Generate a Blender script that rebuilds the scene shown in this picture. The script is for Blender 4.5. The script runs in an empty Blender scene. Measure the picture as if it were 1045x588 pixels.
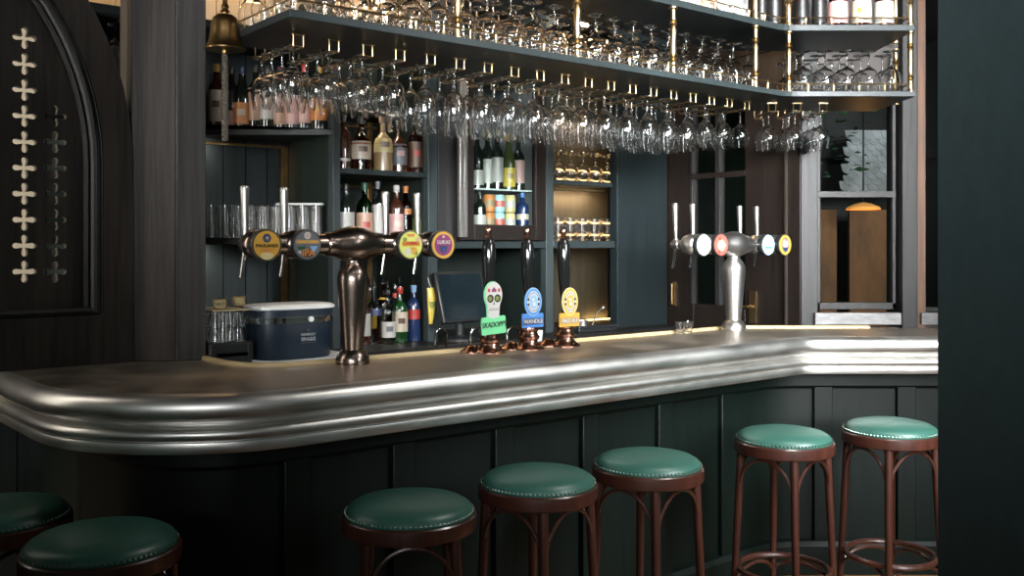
import bpy, bmesh, math, random
from mathutils import Vector, Matrix
random.seed(7)
PI = math.pi
C = bpy.context.scene.collection

# ------------------------------------------------------------------ camera frame helpers
F, CX, HY, HC = 980.0, 522.5, 250.0, 1.5          # focal length (px of 1045), centre, horizon row, eye height
TH = math.radians(38.8)                            # the long side of the bar runs at this angle
U = Vector((math.cos(TH), math.sin(TH), 0)); N = Vector((-math.sin(TH), math.cos(TH), 0))
E0 = Vector((0.267, 3.36, 0))                      # origin of the bar frame (u along the bar, n towards the back bar)
def W(u, n, z=0.0):
    p = E0 + U*u + N*n
    return Vector((p.x, p.y, z))
def UN(p):
    d = Vector((p[0], p[1], 0)) - E0
    return d.dot(U), d.dot(N)
def on_n(x, y, n):
    """(u, z) where the sight line through a pixel meets the plane at depth n"""
    xr = (x-CX)/F
    Y = (n + E0.dot(N)) / (N.y + N.x*xr)
    return UN((xr*Y, Y))[0], HC - (y-HY)*Y/F
def un(x, n): return on_n(x, HY, n)[0]
def zn(x, y, n): return on_n(x, y, n)[1]
def on_y(x, y, Y): return (x-CX)*Y/F, HC - (y-HY)*Y/F

# ------------------------------------------------------------------ materials
MATS = {}
def nodes(name):
    m = bpy.data.materials.new(name); m.use_nodes = True
    nt = m.node_tree; b = nt.nodes['Principled BSDF']
    MATS[name] = m
    return m, nt, b
def P(name, col, rough=0.5, metal=0.0, spec=0.5, var=0.0, scale=(6, 6, 6), bump=0.0, col2=None, coat=0.0, rvar=0.0, detail=6):
    m, nt, b = nodes(name)
    b.inputs['Roughness'].default_value = rough; b.inputs['Metallic'].default_value = metal
    b.inputs['Specular IOR Level'].default_value = spec; b.inputs['Coat Weight'].default_value = coat
    b.inputs['Coat Roughness'].default_value = 0.15
    b.inputs['Base Color'].default_value = (*col, 1)
    if var or bump or col2 or rvar:
        tc = nt.nodes.new('ShaderNodeTexCoord'); mp = nt.nodes.new('ShaderNodeMapping')
        mp.inputs['Scale'].default_value = scale
        nz = nt.nodes.new('ShaderNodeTexNoise'); nz.inputs['Scale'].default_value = 1.0; nz.inputs['Detail'].default_value = detail
        nz.inputs['Roughness'].default_value = 0.65
        nt.links.new(tc.outputs['Object'], mp.inputs[0]); nt.links.new(mp.outputs[0], nz.inputs['Vector'])
        if var or col2:
            c2 = col2 or tuple(min(1, c*(1+var)) for c in col)
            c1 = col if col2 else tuple(c*(1-var) for c in col)
            r = nt.nodes.new('ShaderNodeValToRGB')
            r.color_ramp.elements[0].position = 0.32; r.color_ramp.elements[1].position = 0.68
            r.color_ramp.elements[0].color = (*c1, 1); r.color_ramp.elements[1].color = (*c2, 1)
            nt.links.new(nz.outputs[0], r.inputs[0]); nt.links.new(r.outputs[0], b.inputs['Base Color'])
        if rvar:
            mr = nt.nodes.new('ShaderNodeMapRange'); mr.inputs[1].default_value = 0.3; mr.inputs[2].default_value = 0.7
            mr.inputs[3].default_value = rough-rvar; mr.inputs[4].default_value = rough+rvar
            nt.links.new(nz.outputs[0], mr.inputs[0]); nt.links.new(mr.outputs[0], b.inputs['Roughness'])
        if bump:
            bp = nt.nodes.new('ShaderNodeBump'); bp.inputs['Strength'].default_value = bump; bp.inputs['Distance'].default_value = 0.004
            nt.links.new(nz.outputs[0], bp.inputs['Height']); nt.links.new(bp.outputs[0], b.inputs['Normal'])
    return m
def glass(name, tint=(1, 1, 1), blend=0.34, rough=0.02, refl=(1, 1, 1), ripple=0.0):
    m, nt, b = nodes(name); nt.nodes.remove(b)
    out = nt.nodes['Material Output']
    tr = nt.nodes.new('ShaderNodeBsdfTransparent'); tr.inputs[0].default_value = (*tint, 1)
    gl = nt.nodes.new('ShaderNodeBsdfGlossy'); gl.inputs[0].default_value = (*refl, 1); gl.inputs['Roughness'].default_value = rough
    lw = nt.nodes.new('ShaderNodeLayerWeight'); lw.inputs[0].default_value = blend
    mx = nt.nodes.new('ShaderNodeMixShader')
    if ripple:
        tc = nt.nodes.new('ShaderNodeTexCoord'); mp = nt.nodes.new('ShaderNodeMapping'); mp.inputs['Scale'].default_value = (110, 110, 9)
        nz = nt.nodes.new('ShaderNodeTexNoise'); nz.inputs['Scale'].default_value = 1.0; nz.inputs['Detail'].default_value = 2
        bp = nt.nodes.new('ShaderNodeBump'); bp.inputs['Strength'].default_value = ripple; bp.inputs['Distance'].default_value = 0.006
        nt.links.new(tc.outputs['Object'], mp.inputs[0]); nt.links.new(mp.outputs[0], nz.inputs['Vector'])
        nt.links.new(nz.outputs[0], bp.inputs['Height']); nt.links.new(bp.outputs[0], gl.inputs['Normal'])
    nt.links.new(lw.outputs['Fresnel'], mx.inputs[0]); nt.links.new(tr.outputs[0], mx.inputs[1]); nt.links.new(gl.outputs[0], mx.inputs[2])
    nt.links.new(mx.outputs[0], out.inputs[0])
    return m
def emit(name, col, s):
    m, nt, b = nodes(name)
    b.inputs['Base Color'].default_value = (*col, 1); b.inputs['Emission Color'].default_value = (*col, 1)
    b.inputs['Emission Strength'].default_value = s
    return m

dark_wood = P('dark_wood', (0.0250, 0.0195, 0.0160), 0.45, spec=0.25, var=0.45, scale=(40, 40, 2.2), bump=0.35)
black_wood = P('black_wood', (0.008, 0.008, 0.0075), 0.45, spec=0.25, var=0.4, scale=(40, 40, 2), bump=0.3)
brown_wood = P('brown_wood', (0.0070, 0.0047, 0.0037), 0.45, spec=0.25, var=0.35, scale=(40, 40, 2), bump=0.25)
grey_wood = P('grey_wood', (0.0115, 0.0110, 0.0108), 0.48, spec=0.25, var=0.35, scale=(45, 45, 2), bump=0.4)
green_paint = P('green_paint', (0.0012, 0.0040, 0.0027), 0.5, spec=0.22, var=0.3, scale=(35, 35, 2.5), bump=0.35)
pillar_paint = P('pillar_paint', (0.042, 0.076, 0.082), 0.75, var=0.12, scale=(30, 30, 30))
teal_paint = P('teal_paint', (0.0030, 0.0066, 0.0074), 0.6, spec=0.25, var=0.25, scale=(60, 60, 2.5), bump=0.3)
shelf_paint = P('shelf_paint', (0.014, 0.019, 0.0198), 0.4, spec=0.25, var=0.15, scale=(30, 30, 30), bump=0.1)
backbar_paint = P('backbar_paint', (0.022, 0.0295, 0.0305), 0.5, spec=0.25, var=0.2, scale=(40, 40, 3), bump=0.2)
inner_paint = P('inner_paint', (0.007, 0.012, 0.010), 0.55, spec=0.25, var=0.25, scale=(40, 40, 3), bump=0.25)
cream_paint = P('cream_paint', (0.50, 0.45, 0.36), 0.6, var=0.06, scale=(20, 20, 2))
pewter = P('pewter', (0.62, 0.605, 0.575), 0.40, metal=1.0, var=0.10, scale=(5, 5, 12), bump=0.05, rvar=0.06)
pewter_top = P('pewter_top', (0.36, 0.315, 0.26), 0.40, metal=1.0, var=0.22, scale=(6, 6, 6), bump=0.02, rvar=0.08)
brass = P('brass', (0.43, 0.31, 0.16), 0.28, metal=1.0, var=0.2, scale=(20, 20, 20))
old_brass = P('old_brass', (0.22, 0.135, 0.055), 0.33, metal=1.0, var=0.3, scale=(18, 18, 18))
pale_strip = P('pale_strip', (0.36, 0.27, 0.14), 0.4, var=0.1, scale=(5, 5, 5))
copper = P('copper', (0.27, 0.15, 0.11), 0.25, metal=1.0, var=0.25, scale=(20, 20, 20))
steel = P('steel', (0.44, 0.425, 0.41), 0.34, metal=1.0, var=0.1, scale=(6, 6, 90))
bronze = P('bronze', (0.205, 0.16, 0.135), 0.24, metal=1.0, var=0.15, scale=(8, 8, 70))
chrome = P('chrome', (0.48, 0.48, 0.48), 0.12, metal=1.0)
leather = P('leather', (0.024, 0.083, 0.063), 0.40, spec=0.42, var=0.12, scale=(9, 9, 9), bump=0.08)
stud = P('stud', (0.22, 0.27, 0.22), 0.3, metal=1.0)
bentwood = P('bentwood', (0.038, 0.0115, 0.007), 0.32, var=0.35, scale=(60, 60, 6), coat=0.4)
black_gloss = P('black_gloss', (0.006, 0.006, 0.006), 0.08)
black_plastic = P('black_plastic', (0.010, 0.011, 0.012), 0.35)
screen_mat = P('screen_glass', (0.006, 0.011, 0.014), 0.15)
navy = P('navy', (0.013, 0.023, 0.036), 0.35)
white = P('white', (0.72, 0.71, 0.69), 0.4)
bright_white = P('bright_white', (0.85, 0.85, 0.83), 0.4)
marble = P('marble', (0.085, 0.082, 0.08), 0.4, scale=(14, 40, 60), col2=(0.19, 0.187, 0.184))
floorboard = P('floorboard', (0.16, 0.075, 0.030), 0.35, var=0.4, scale=(3, 40, 3), bump=0.2)
rope_mat = P('rope_fibre', (0.06, 0.05, 0.036), 0.8, var=0.3, scale=(150, 150, 60))
clear_glass = P('clear_glass', (1.0, 1.0, 1.0), 0.03)
clear_glass.node_tree.nodes['Principled BSDF'].inputs['Transmission Weight'].default_value = 1.0
clear_glass.node_tree.nodes['Principled BSDF'].inputs['IOR'].default_value = 1.5
pane_glass = glass('pane_glass', (0.90, 0.93, 0.92), 0.12, 0.01)
amber_glass = glass('amber_glass', (0.62, 0.22, 0.05), 0.25)
green_glass = glass('green_glass', (0.12, 0.42, 0.14), 0.25)
water_glass = glass('water_glass', (0.86, 0.88, 0.86), 0.3)
wine_glass_dark = P('wine_glass_dark', (0.006, 0.009, 0.007), 0.08, spec=0.7)
rum_dark = P('rum_dark', (0.030, 0.010, 0.005), 0.08, spec=0.7)
blue_bottle = P('blue_bottle', (0.008, 0.018, 0.055), 0.12, spec=0.6)
leaf = P('leaf', (0.02, 0.05, 0.02), 0.6, var=0.5, scale=(10, 10, 10))
slate = P('slate', (0.24, 0.245, 0.25), 0.4, var=0.45, scale=(5, 5, 5))
COLS = {'cream': (0.62, 0.52, 0.40), 'peach': (0.58, 0.36, 0.25), 'orange': (0.62, 0.22, 0.05), 'pink': (0.62, 0.36, 0.33),
        'white': (0.54, 0.52, 0.48), 'yellow': (0.70, 0.52, 0.08), 'red': (0.45, 0.03, 0.02), 'navy': (0.02, 0.035, 0.11),
        'purple': (0.20, 0.035, 0.12), 'green': (0.18, 0.62, 0.28), 'blue': (0.06, 0.20, 0.50), 'gold': (0.62, 0.34, 0.045),
        'black': (0.008, 0.008, 0.008), 'skyblue': (0.42, 0.68, 0.74), 'olive': (0.20, 0.24, 0.05), 'brown': (0.10, 0.045, 0.02),
        'grey': (0.12, 0.13, 0.14), 'lime': (0.62, 0.66, 0.16), 'paleyellow': (0.66, 0.54, 0.25), 'coral': (0.62, 0.12, 0.09),
        'dgreen': (0.01, 0.06, 0.03), 'teal': (0.05, 0.25, 0.27), 'lightblue': (0.22, 0.40, 0.62), 'tan': (0.36, 0.24, 0.12), 'silver': (0.55, 0.58, 0.60)}
def col(n):
    k = 'col_'+n
    if k not in MATS: P(k, tuple(.56*c for c in COLS[n]), 0.42)
    return MATS[k]

# ------------------------------------------------------------------ mesh builder
class MB:
    def __init__(s): s.v = []; s.f = []; s.M = Matrix.Identity(4)
    def at(s, M): s.M = M; return s
    def add(s, vs, fs):
        o = len(s.v); s.v += [tuple(s.M @ Vector(p)) for p in vs]; s.f += [tuple(i+o for i in f) for f in fs]; return s
    def box(s, x0, x1, y0, y1, z0, z1):
        vs = [(x, y, z) for z in (z0, z1) for y in (y0, y1) for x in (x0, x1)]
        return s.add(vs, [(0, 2, 3, 1), (4, 5, 7, 6), (0, 1, 5, 4), (2, 6, 7, 3), (0, 4, 6, 2), (1, 3, 7, 5)])
    def prism(s, poly, z0, z1):
        a = sum(p[0]*q[1]-q[0]*p[1] for p, q in zip(poly, poly[1:]+poly[:1]))
        if a < 0: poly = poly[::-1]
        n = len(poly)
        vs = [(p[0], p[1], z0) for p in poly]+[(p[0], p[1], z1) for p in poly]
        fs = [tuple(range(n-1, -1, -1)), tuple(range(n, 2*n))]+[(i, (i+1) % n, n+(i+1) % n, n+i) for i in range(n)]
        return s.add(vs, fs)
    def lathe(s, prof, seg=24, cap=True, ax=0, ay=0, arc=None):
        vs = []; fs = []; n = len(prof)
        full = arc is None
        m = seg if full else seg+1
        for k in range(m):
            a = 2*PI*k/seg if full else arc[0]+(arc[1]-arc[0])*k/seg
            c, d = math.cos(a), math.sin(a)
            vs += [(ax+r*c, ay+r*d, z) for r, z in prof]
        for k in range(seg):
            k2 = (k+1) % m
            for i in range(n-1):
                a, b, c, d = k*n+i, k2*n+i, k2*n+i+1, k*n+i+1
                fs.append((a, b, c, d))
        if cap and full:
            if prof[0][0] > 1e-5: fs.append(tuple(k*n for k in range(seg-1, -1, -1)))
            if prof[-1][0] > 1e-5: fs.append(tuple(k*n+n-1 for k in range(seg)))
        return s.add(vs, fs)
    def tube(s, path, r, seg=8, closed=False, flat=1.0):
        pts = [Vector(p) for p in path]; n = len(pts); vs = []; fs = []
        rad = r if isinstance(r, (list, tuple)) else [r]*n
        up = None
        for i, p in enumerate(pts):
            if closed: t = pts[(i+1) % n]-pts[i-1]
            else: t = pts[min(i+1, n-1)]-pts[max(i-1, 0)]
            t.normalize()
            if up is None:
                up = Vector((0, 0, 1)) if abs(t.z) < 0.9 else Vector((1, 0, 0))
            x = t.cross(up); x.normalize(); y = x.cross(t); y.normalize(); up = y
            for k in range(seg):
                a = 2*PI*k/seg
                vs.append(p+x*math.cos(a)*rad[i]+y*math.sin(a)*rad[i]*flat)
        m = n if closed else n-1
        for i in range(m):
            j = (i+1) % n
            for k in range(seg):
                k2 = (k+1) % seg
                fs.append((i*seg+k, i*seg+k2, j*seg+k2, j*seg+k))
        if not closed:
            fs.append(tuple(range(seg-1, -1, -1))); fs.append(tuple((n-1)*seg+k for k in range(seg)))
        return s.add(vs, fs)
    def ball(s, c, r, seg=12, rings=8, sz=1.0):
        prof = [(max(1e-6, r*math.sin(PI*i/rings)), c[2]-r*sz*math.cos(PI*i/rings)) for i in range(rings+1)]
        return s.lathe(prof, seg, False, c[0], c[1])
    def sweep(s, path, prof, closed_prof=True):
        """path: list of (x,y); prof: list of (o,z), o = outward (right of travel)"""
        n = len(path); vs = []; fs = []; m = len(prof)
        for i in range(n):
            p = Vector(path[i])
            d1 = (Vector(path[i])-Vector(path[i-1])).normalized() if i > 0 else None
            d2 = (Vector(path[i+1])-Vector(path[i])).normalized() if i < n-1 else None
            d1 = d1 or d2; d2 = d2 or d1
            n1 = Vector((d1.y, -d1.x)); n2 = Vector((d2.y, -d2.x))
            b = (n1+n2).normalized(); k = 1/max(0.4, b.dot(n1))
            for o, z in prof: vs.append((p.x+b.x*o*k, p.y+b.y*o*k, z))
        for i in range(n-1):
            for j in range(m if closed_prof else m-1):
                j2 = (j+1) % m
                fs.append((i*m+j, (i+1)*m+j, (i+1)*m+j2, i*m+j2))
        if closed_prof:
            fs.append(tuple(range(m))); fs.append(tuple((n-1)*m+j for j in range(m-1, -1, -1)))
        return s.add(vs, fs)
    def build(s, name, mat, parent=None, smooth=True, angle=35, bevel=0.0, bseg=2):
        me = bpy.data.meshes.new(name); me.from_pydata(s.v, [], s.f); me.update()
        bm = bmesh.new(); bm.from_mesh(me); bmesh.ops.recalc_face_normals(bm, faces=bm.faces); bm.to_mesh(me); bm.free()
        if smooth:
            me.polygons.foreach_set('use_smooth', [True]*len(me.polygons)); me.set_sharp_from_angle(angle=math.radians(angle))
        me.materials.append(mat)
        o = bpy.data.objects.new(name, me); C.objects.link(o)
        if parent is not None: o.parent = parent
        if bevel:
            b = o.modifiers.new('bevel', 'BEVEL'); b.width = bevel; b.segments = bseg; b.limit_method = 'ANGLE'
        return o
def tag(o, label, cat, group=None):
    o['label'] = label; o['category'] = cat
    if group: o['group'] = group
    return o
def thing(name, label, cat, loc=(0, 0, 0), rz=0.0, group=None):
    o = bpy.data.objects.new(name, None); C.objects.link(o); o.empty_display_size = 0.1
    o.location = loc; o.rotation_euler = (0, 0, rz)
    return tag(o, label, cat, group)
def dup(o, parent=None, loc=None, rz=None):
    c = o.copy(); C.objects.link(c)
    if parent is not None: c.parent = parent
    for ch in list(o.children): dup(ch, c)
    if loc is not None: c.location = loc
    if rz is not None: c.rotation_euler = (0, 0, rz)
    return c
def struct(o): o['kind'] = 'structure'; return o
BAR = Matrix.Translation(E0) @ Matrix.Rotation(TH, 4, 'Z')      # bar frame -> world
def text(s, name, size, mat, parent, loc, M=None, shear=0.0, sx=1.0, rot=0.0, depth=0.0006):
    """lettering lying in the local XZ plane, read from -Y, centred on loc"""
    cu = bpy.data.curves.new('t', 'FONT'); cu.body = s; cu.size = size; cu.align_x = 'CENTER'; cu.align_y = 'CENTER'
    cu.extrude = depth; cu.shear = shear; cu.resolution_u = 3; cu.offset = size*0.012
    t = bpy.data.objects.new('t', cu); C.objects.link(t)
    dg = bpy.context.evaluated_depsgraph_get()
    me = bpy.data.meshes.new_from_object(t.evaluated_get(dg))
    bpy.data.objects.remove(t)
    R = (M or Matrix.Identity(4)) @ Matrix.Translation(loc) @ Matrix.Rotation(PI/2, 4, 'X') @ Matrix.Rotation(rot, 4, 'Z') @ Matrix.Diagonal((sx, 1, 1, 1))
    me.transform(R); me.materials.clear(); me.materials.append(mat)
    o = bpy.data.objects.new(name, me); C.objects.link(o); o.parent = parent
    return o
def FaceM(x, y, z):   # lathe axis +Z turned to point along -Y (towards the customers)
    return Matrix.Translation((x, y, z)) @ Matrix.Rotation(PI/2, 4, 'X')
ORD = ['first', 'second', 'third', 'fourth', 'fifth', 'sixth', 'seventh', 'eighth', 'ninth', 'tenth', 'eleventh', 'twelfth', 'thirteenth',
       'fourteenth', 'fifteenth', 'sixteenth', 'seventeenth', 'eighteenth', 'nineteenth', 'twentieth', 'twenty-first', 'twenty-second', 'twenty-third']
def lerp(a, b, t): return a+(b-a)*t
def spline(pts, k=6):
    out = []
    n = len(pts)
    for i in range(n-1):
        p0, p1, p2, p3 = [Vector(pts[max(0, min(n-1, j))]) for j in (i-1, i, i+1, i+2)]
        for s_ in range(k):
            t = s_/k
            out.append(0.5*((2*p1)+(p2-p0)*t+(2*p0-5*p1+4*p2-p3)*t*t+(3*p1-p0-3*p2+p3)*t*t*t))
    out.append(Vector(pts[-1])); return out

# ------------------------------------------------------------------ the room
NF, NB = 1.44, 1.95             # back bar front plane and back plane
YW = 5.05                       # window wall
ZC = 3.05
struct(MB().box(-4.5, 5.0, -1.0, 11, -0.06, 0).build('floor', floorboard))
struct(MB().box(-4.5, 3.2, 0.4, 7.5, ZC, ZC+0.08).build('ceiling', black_wood))
# back wall: cream boards on the left, dark paint on the right
ua, ub = -3.2, un(470, NB)
mb = MB().at(BAR)
k = ua
while k < ub:
    e = min(k+0.115, ub); mb.box(k+0.002, e-0.002, NB+0.02, NB+0.06, 0, ZC); k = e
mb.box(ua, ub, NB+0.03, NB+0.08, 0, ZC)
struct(mb.build('wall_back', cream_paint))
struct(MB().at(BAR).box(ub, 2.12, NB+0.02, NB+0.08, 0, ZC).build('wall_rear', black_wood))
# cream wall glimpsed through the pierced screen on the left
struct(MB().at(BAR).box(-3.0, un(41, 1.42), 1.42, 1.46, 1.0, ZC).build('wall_left', cream_paint))
# near dark pillar filling the right of the frame
xp = (955.3-CX)/F*1.40
struct(MB().box(xp, xp+0.12, 0.55, 1.40, 0, ZC).build('wall_right', pillar_paint, bevel=0.006))

# ------------------------------------------------------------------ window wall behind the short side of the bar
def wx(x, Y=YW): return (x-CX)*Y/F
def wz(y, Y=YW): return HC-(y-HY)*Y/F
wl, wr = wx(834.5), wx(915)
wt, wb = wz(96), wz(317)
mb = MB()
mb.box(wx(815), wl, YW, YW+0.12, 0, ZC)
struct(mb.build('wall_window_post', grey_wood, bevel=0.003))
struct(MB().box(wx(917), wx(932.5), YW-0.05, YW+0.12, 0, ZC).build('trim_1', grey_wood, bevel=0.004))
struct(MB().box(wl, wr+0.02, YW, YW+0.12, 0, wz(334)).build('wall_below_window', dark_wood))
struct(MB().box(wl, wr+0.02, YW, YW+0.12, wt, ZC).build('wall_above_window', dark_wood))
win = MB()
fz = 0.018
win.box(wl, wl+fz, YW+0.01, YW+0.07, wz(316), wt).box(wr-fz, wr, YW+0.01, YW+0.07, wz(316), wt)
win.box(wl, wr, YW+0.01, YW+0.07, wz(316), wz(309)).box(wl, wr, YW+0.005, YW+0.06, wz(201.5), wz(195))
win.box(wl, wr, YW+0.01, YW+0.07, wt-0.03, wt)
w1 = struct(win.build('window_1', grey_wood, bevel=0.002))
MB().box(wl+fz, wr-fz, YW+0.035, YW+0.041, wz(309), wz(201.5)).build('pane', pane_glass, w1)
MB().box(wl+fz, wr-fz, YW+0.035, YW+0.041, wz(195), wt-0.03).build('pane', pane_glass, w1)
MB().box(wx(830), wx(918.5), YW-0.035, YW+0.02, wz(331), wz(319)).build('sill', marble, w1, bevel=0.002)
# second window further right in a recess
Y2 = 5.55
struct(MB().box(wx(932, 5.18), wx(932, 5.18)+0.02, YW+0.12, Y2, 0, ZC).build('trim_2', brown_wood))
struct(MB().box(wx(925, Y2), wx(944.5, Y2), Y2, Y2+0.1, 0, ZC).build('wall_recess', P('warm_wood', (0.085, 0.036, 0.014), 0.5, var=0.4, scale=(40, 40, 2))))
struct(MB().box(wx(944.5, Y2), 3.4, Y2, Y2+0.1, 0, wz(331, Y2)).build('wall_recess_below', dark_wood))
w2 = MB().box(wx(944.5, Y2), wx(1010, Y2), Y2+0.02, Y2+0.06, wz(318, Y2), wz(314, Y2)).box(wx(944.5, Y2), wx(946, Y2), Y2+0.02, Y2+0.06, wz(318, Y2), 2.6).build('window_2', grey_wood)
struct(w2)
MB().box(wx(946, Y2), wx(1010, Y2), Y2+0.035, Y2+0.04, wz(314, Y2), 2.6).build('pane', pane_glass, w2)
MB().box(wx(938.5, Y2), wx(1010, Y2), Y2-0.03, Y2+0.02, wz(331, Y2), wz(319, Y2)).build('sill', marble, w2, bevel=0.002)

# ------------------------------------------------------------------ door wall (runs away from the window wall)
UD = UN((wx(815), YW))[0]; ND = UN((wx(815), YW))[1]
def dn(x):   # n on the door wall plane for a pixel column
    xr = (x-CX)/F
    Y = (UD+E0.dot(U))/(U.x*xr+U.y); return UN((xr*Y, Y))[1]
def dz(x, y):
    xr = (x-CX)/F
    Y = (UD+E0.dot(U))/(U.x*xr+U.y); return HC-(y-HY)*Y/F
struct(MB().at(BAR).box(UD, UD+0.1, ND-0.01, dn(803), 0, ZC).build('wall_door_side', brown_wood, bevel=0.003))
struct(MB().at(BAR).box(UD-0.012, UD+0.09, dn(803.5)-0.002, dn(802), 0, ZC).build('trim_3', dark_wood))
struct(MB().at(BAR).box(UD, UD+0.1, dn(801.5), dn(679), 2.55, ZC).build('wall_above_door', brown_wood))
dn0, dn1 = dn(801), dn(679.5)
p0, p1, p2, p3 = dn(758.5), dn(733.5), dn(730), dn(706)
zb = dz(720, 311); zm0, zm1 = dz(720, 182), dz(720, 176.5)
d = MB().at(BAR)
d.box(UD+0.015, UD+0.06, dn0, p0, 0, 2.55).box(UD+0.015, UD+0.06, p3, dn1, 0, 2.55)
d.box(UD+0.015, UD+0.06, p0, p3, 0, zb).box(UD+0.015, UD+0.06, p0, p3, zm0, zm1).box(UD+0.015, UD+0.06, p0, p3, 2.42, 2.55)
door = struct(d.build('door_1', brown_wood, bevel=0.003))
gb = MB().at(BAR)
gb.box(UD+0.002, UD+0.05, p1-0.004, p2+0.004, zb, zm0).box(UD+0.002, UD+0.05, p3-0.003, p3+0.016, zb, zm0)
gb.box(UD+0.002, UD+0.05, p1-0.004, p2+0.004, zm1, 2.42).box(UD+0.002, UD+0.05, p3-0.003, p3+0.016, zm1, 2.42)
gb.build('glazing_bar', grey_wood, door, bevel=0.002)
pn = MB().at(BAR)
for a, b in ((p0, p1), (p2, p3)):
    pn.box(UD+0.033, UD+0.038, a, b, zb, zm0).box(UD+0.033, UD+0.038, a, b, zm1, 2.42)
pn.build('pane', pane_glass, door)
hn = dn(767); hz = dz(767, 313)
h = MB().at(BAR)
h.box(UD+0.004, UD+0.015, hn-0.022, hn+0.022, hz-0.09, hz+0.085)
h.tube([(UD+0.01, hn, hz), (UD-0.045, hn, hz), (UD-0.05, hn+0.03, hz), (UD-0.045, hn+0.11, hz-0.008)], 0.009, 8)
h.build('handle', brass, door)
bn = dn(686.5); bz = dz(686.5, 300)
MB().at(BAR).box(UD+0.004, UD+0.015, bn-0.01, bn+0.01, bz-0.07, bz+0.07).tube([(UD-0.006, bn, bz-0.06), (UD-0.006, bn, bz+0.06)], 0.006).build('bolt', brass, door)
# black cupboard wall seen through the door panes
struct(MB().at(BAR).box(UD+0.9, UD+0.95, 1.15, 2.6, 0, ZC).build('wall_beyond_door', green_paint))

# ------------------------------------------------------------------ bar counter
lip_un = [(-1.678, 1.40), (-1.675, 1.06), (-1.673, 0.925), (-1.664, 0.70), (-1.652, 0.50), (-1.62, 0.362), (-1.562, 0.258), (-1.482, 0.162), (-1.37, 0.075), (-1.25, 0.020), (-1.12, 0.0)]
left = [W(*p).xy for p in lip_un]
lip = [Vector(p) for p in spline(left, 5)]
YB = 4.162
ue = (YB-E0.y)/U.y
bend = W(ue, 0).xy
a0 = W(ue-0.05, 0).xy; b0 = Vector((bend.x+0.05, YB))
lip += [W(t, 0).xy for t in (-0.6, 0.0, 0.6)] + [a0]
for t in (0.25, 0.5, 0.75):
    lip.append(a0*(1-t)**2+bend*2*t*(1-t)+b0*t*t)
lip += [b0, Vector((1.6, YB)), Vector((2.02, YB))]
bar = thing('bar_counter', 'long pewter topped bar counter with moulded edge and dark green panelled front', 'bar counter', (0, 0, 0))
prof = [(-0.07, 1.0995)]+[(0.0363*math.cos(a)-0.004, 1.0637+0.0363*math.sin(a)) for a in [PI/2-PI*i/10 for i in range(11)]]
prof += [(-0.014, 1.0245), (-0.022, 1.017), (-0.018, 1.0095), (-0.009, 1.0075)]
prof += [(0.0165*math.cos(a)-0.006, 0.991+0.0165*math.sin(a)) for a in [PI/2-PI*i/8 for i in range(1, 8)]]
prof += [(-0.010, 0.9735), (-0.010, 0.971), (-0.001, 0.9695), (0.0, 0.966), (0.0, 0.942), (-0.003, 0.939), (-0.26, 0.939), (-0.26, 1.05), (-0.07, 1.05)]
MB().sweep([tuple(p) for p in lip], prof).build('moulded_edge', pewter, bar, angle=50)
# flat top
def offs(path, o):
    out = []
    for i in range(len(path)):
        d1 = (path[i]-path[i-1]).normalized() if i > 0 else (path[1]-path[0]).normalized()
        d2 = (path[i+1]-path[i]).normalized() if i < len(path)-1 else d1
        n1 = Vector((d1.y, -d1.x)); n2 = Vector((d2.y, -d2.x)); b = (n1+n2).normalized()
        out.append(path[i]+b*o/max(0.4, b.dot(n1)))
    return out
inner = offs(lip, -0.02)
YBB = 4.61
nbk = 0.478
ubk = (YBB-E0.y-N.y*nbk)/U.y
back_un = [(-1.05, 1.06), (-1.05, 0.70), (-1.035, 0.60), (-1.0, 0.53), (-0.94, 0.49), (-0.86, nbk)]
back = [Vector(p) for p in spline([W(*p).xy for p in back_un], 4)] + [W(ubk, nbk).xy]
poly = [tuple(p) for p in inner] + [(2.02, YBB), (1.715, YBB)] + [tuple(p) for p in reversed(back)]
top = MB().prism(poly, 1.055, 1.1).build('bar_top', pewter_top, bar, smooth=False)
bm = bmesh.new(); bm.from_mesh(top.data); bmesh.ops.triangulate(bm, faces=[f for f in bm.faces if len(f.verts) > 4]); bm.to_mesh(top.data); bm.free()
strip_path = [tuple(p) for p in back[2:]] + [(1.715, YBB)]
MB().sweep(strip_path, [(-0.014, 1.06), (0.010, 1.06), (0.010, 1.108), (0.006, 1.113), (-0.010, 1.113), (-0.014, 1.108)]).build('brass_edge_strip', pale_strip, bar)
# panelled front
base = [tuple(p) for p in lip]
MB().sweep(base, [(-0.24, 0.02), (-0.24, 0.95), (-0.28, 0.95), (-0.28, 0.02)]).build('front_panel', green_paint, bar)
MB().sweep(base, [(-0.20, 0.0), (-0.20, 0.13), (-0.215, 0.15), (-0.25, 0.155), (-0.25, 0.0)]).build('plinth', green_paint, bar, bevel=0.002)
MB().sweep(base, [(-0.205, 0.86), (-0.205, 0.94), (-0.25, 0.94), (-0.25, 0.845), (-0.222, 0.845)]).build('top_rail', green_paint, bar)
def panel_stile(p, dirv, w):
    a = math.atan2(dirv.y, dirv.x)
    M = Matrix.Translation((p.x, p.y, 0)) @ Matrix.Rotation(a, 4, 'Z')
    MB().at(M).box(-w/2, w/2, 0.215, 0.25, 0.13, 0.87).build('panel_stile', green_paint, bar, bevel=0.004)
for uu in (-1.0, -0.62, -0.20, 0.22, 0.64, 1.04): panel_stile(W(uu, 0), U, 0.085)
for X in (1.42, 1.80): panel_stile(Vector((X, YB, 0)), Vector((1, 0, 0)), 0.085)
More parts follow.
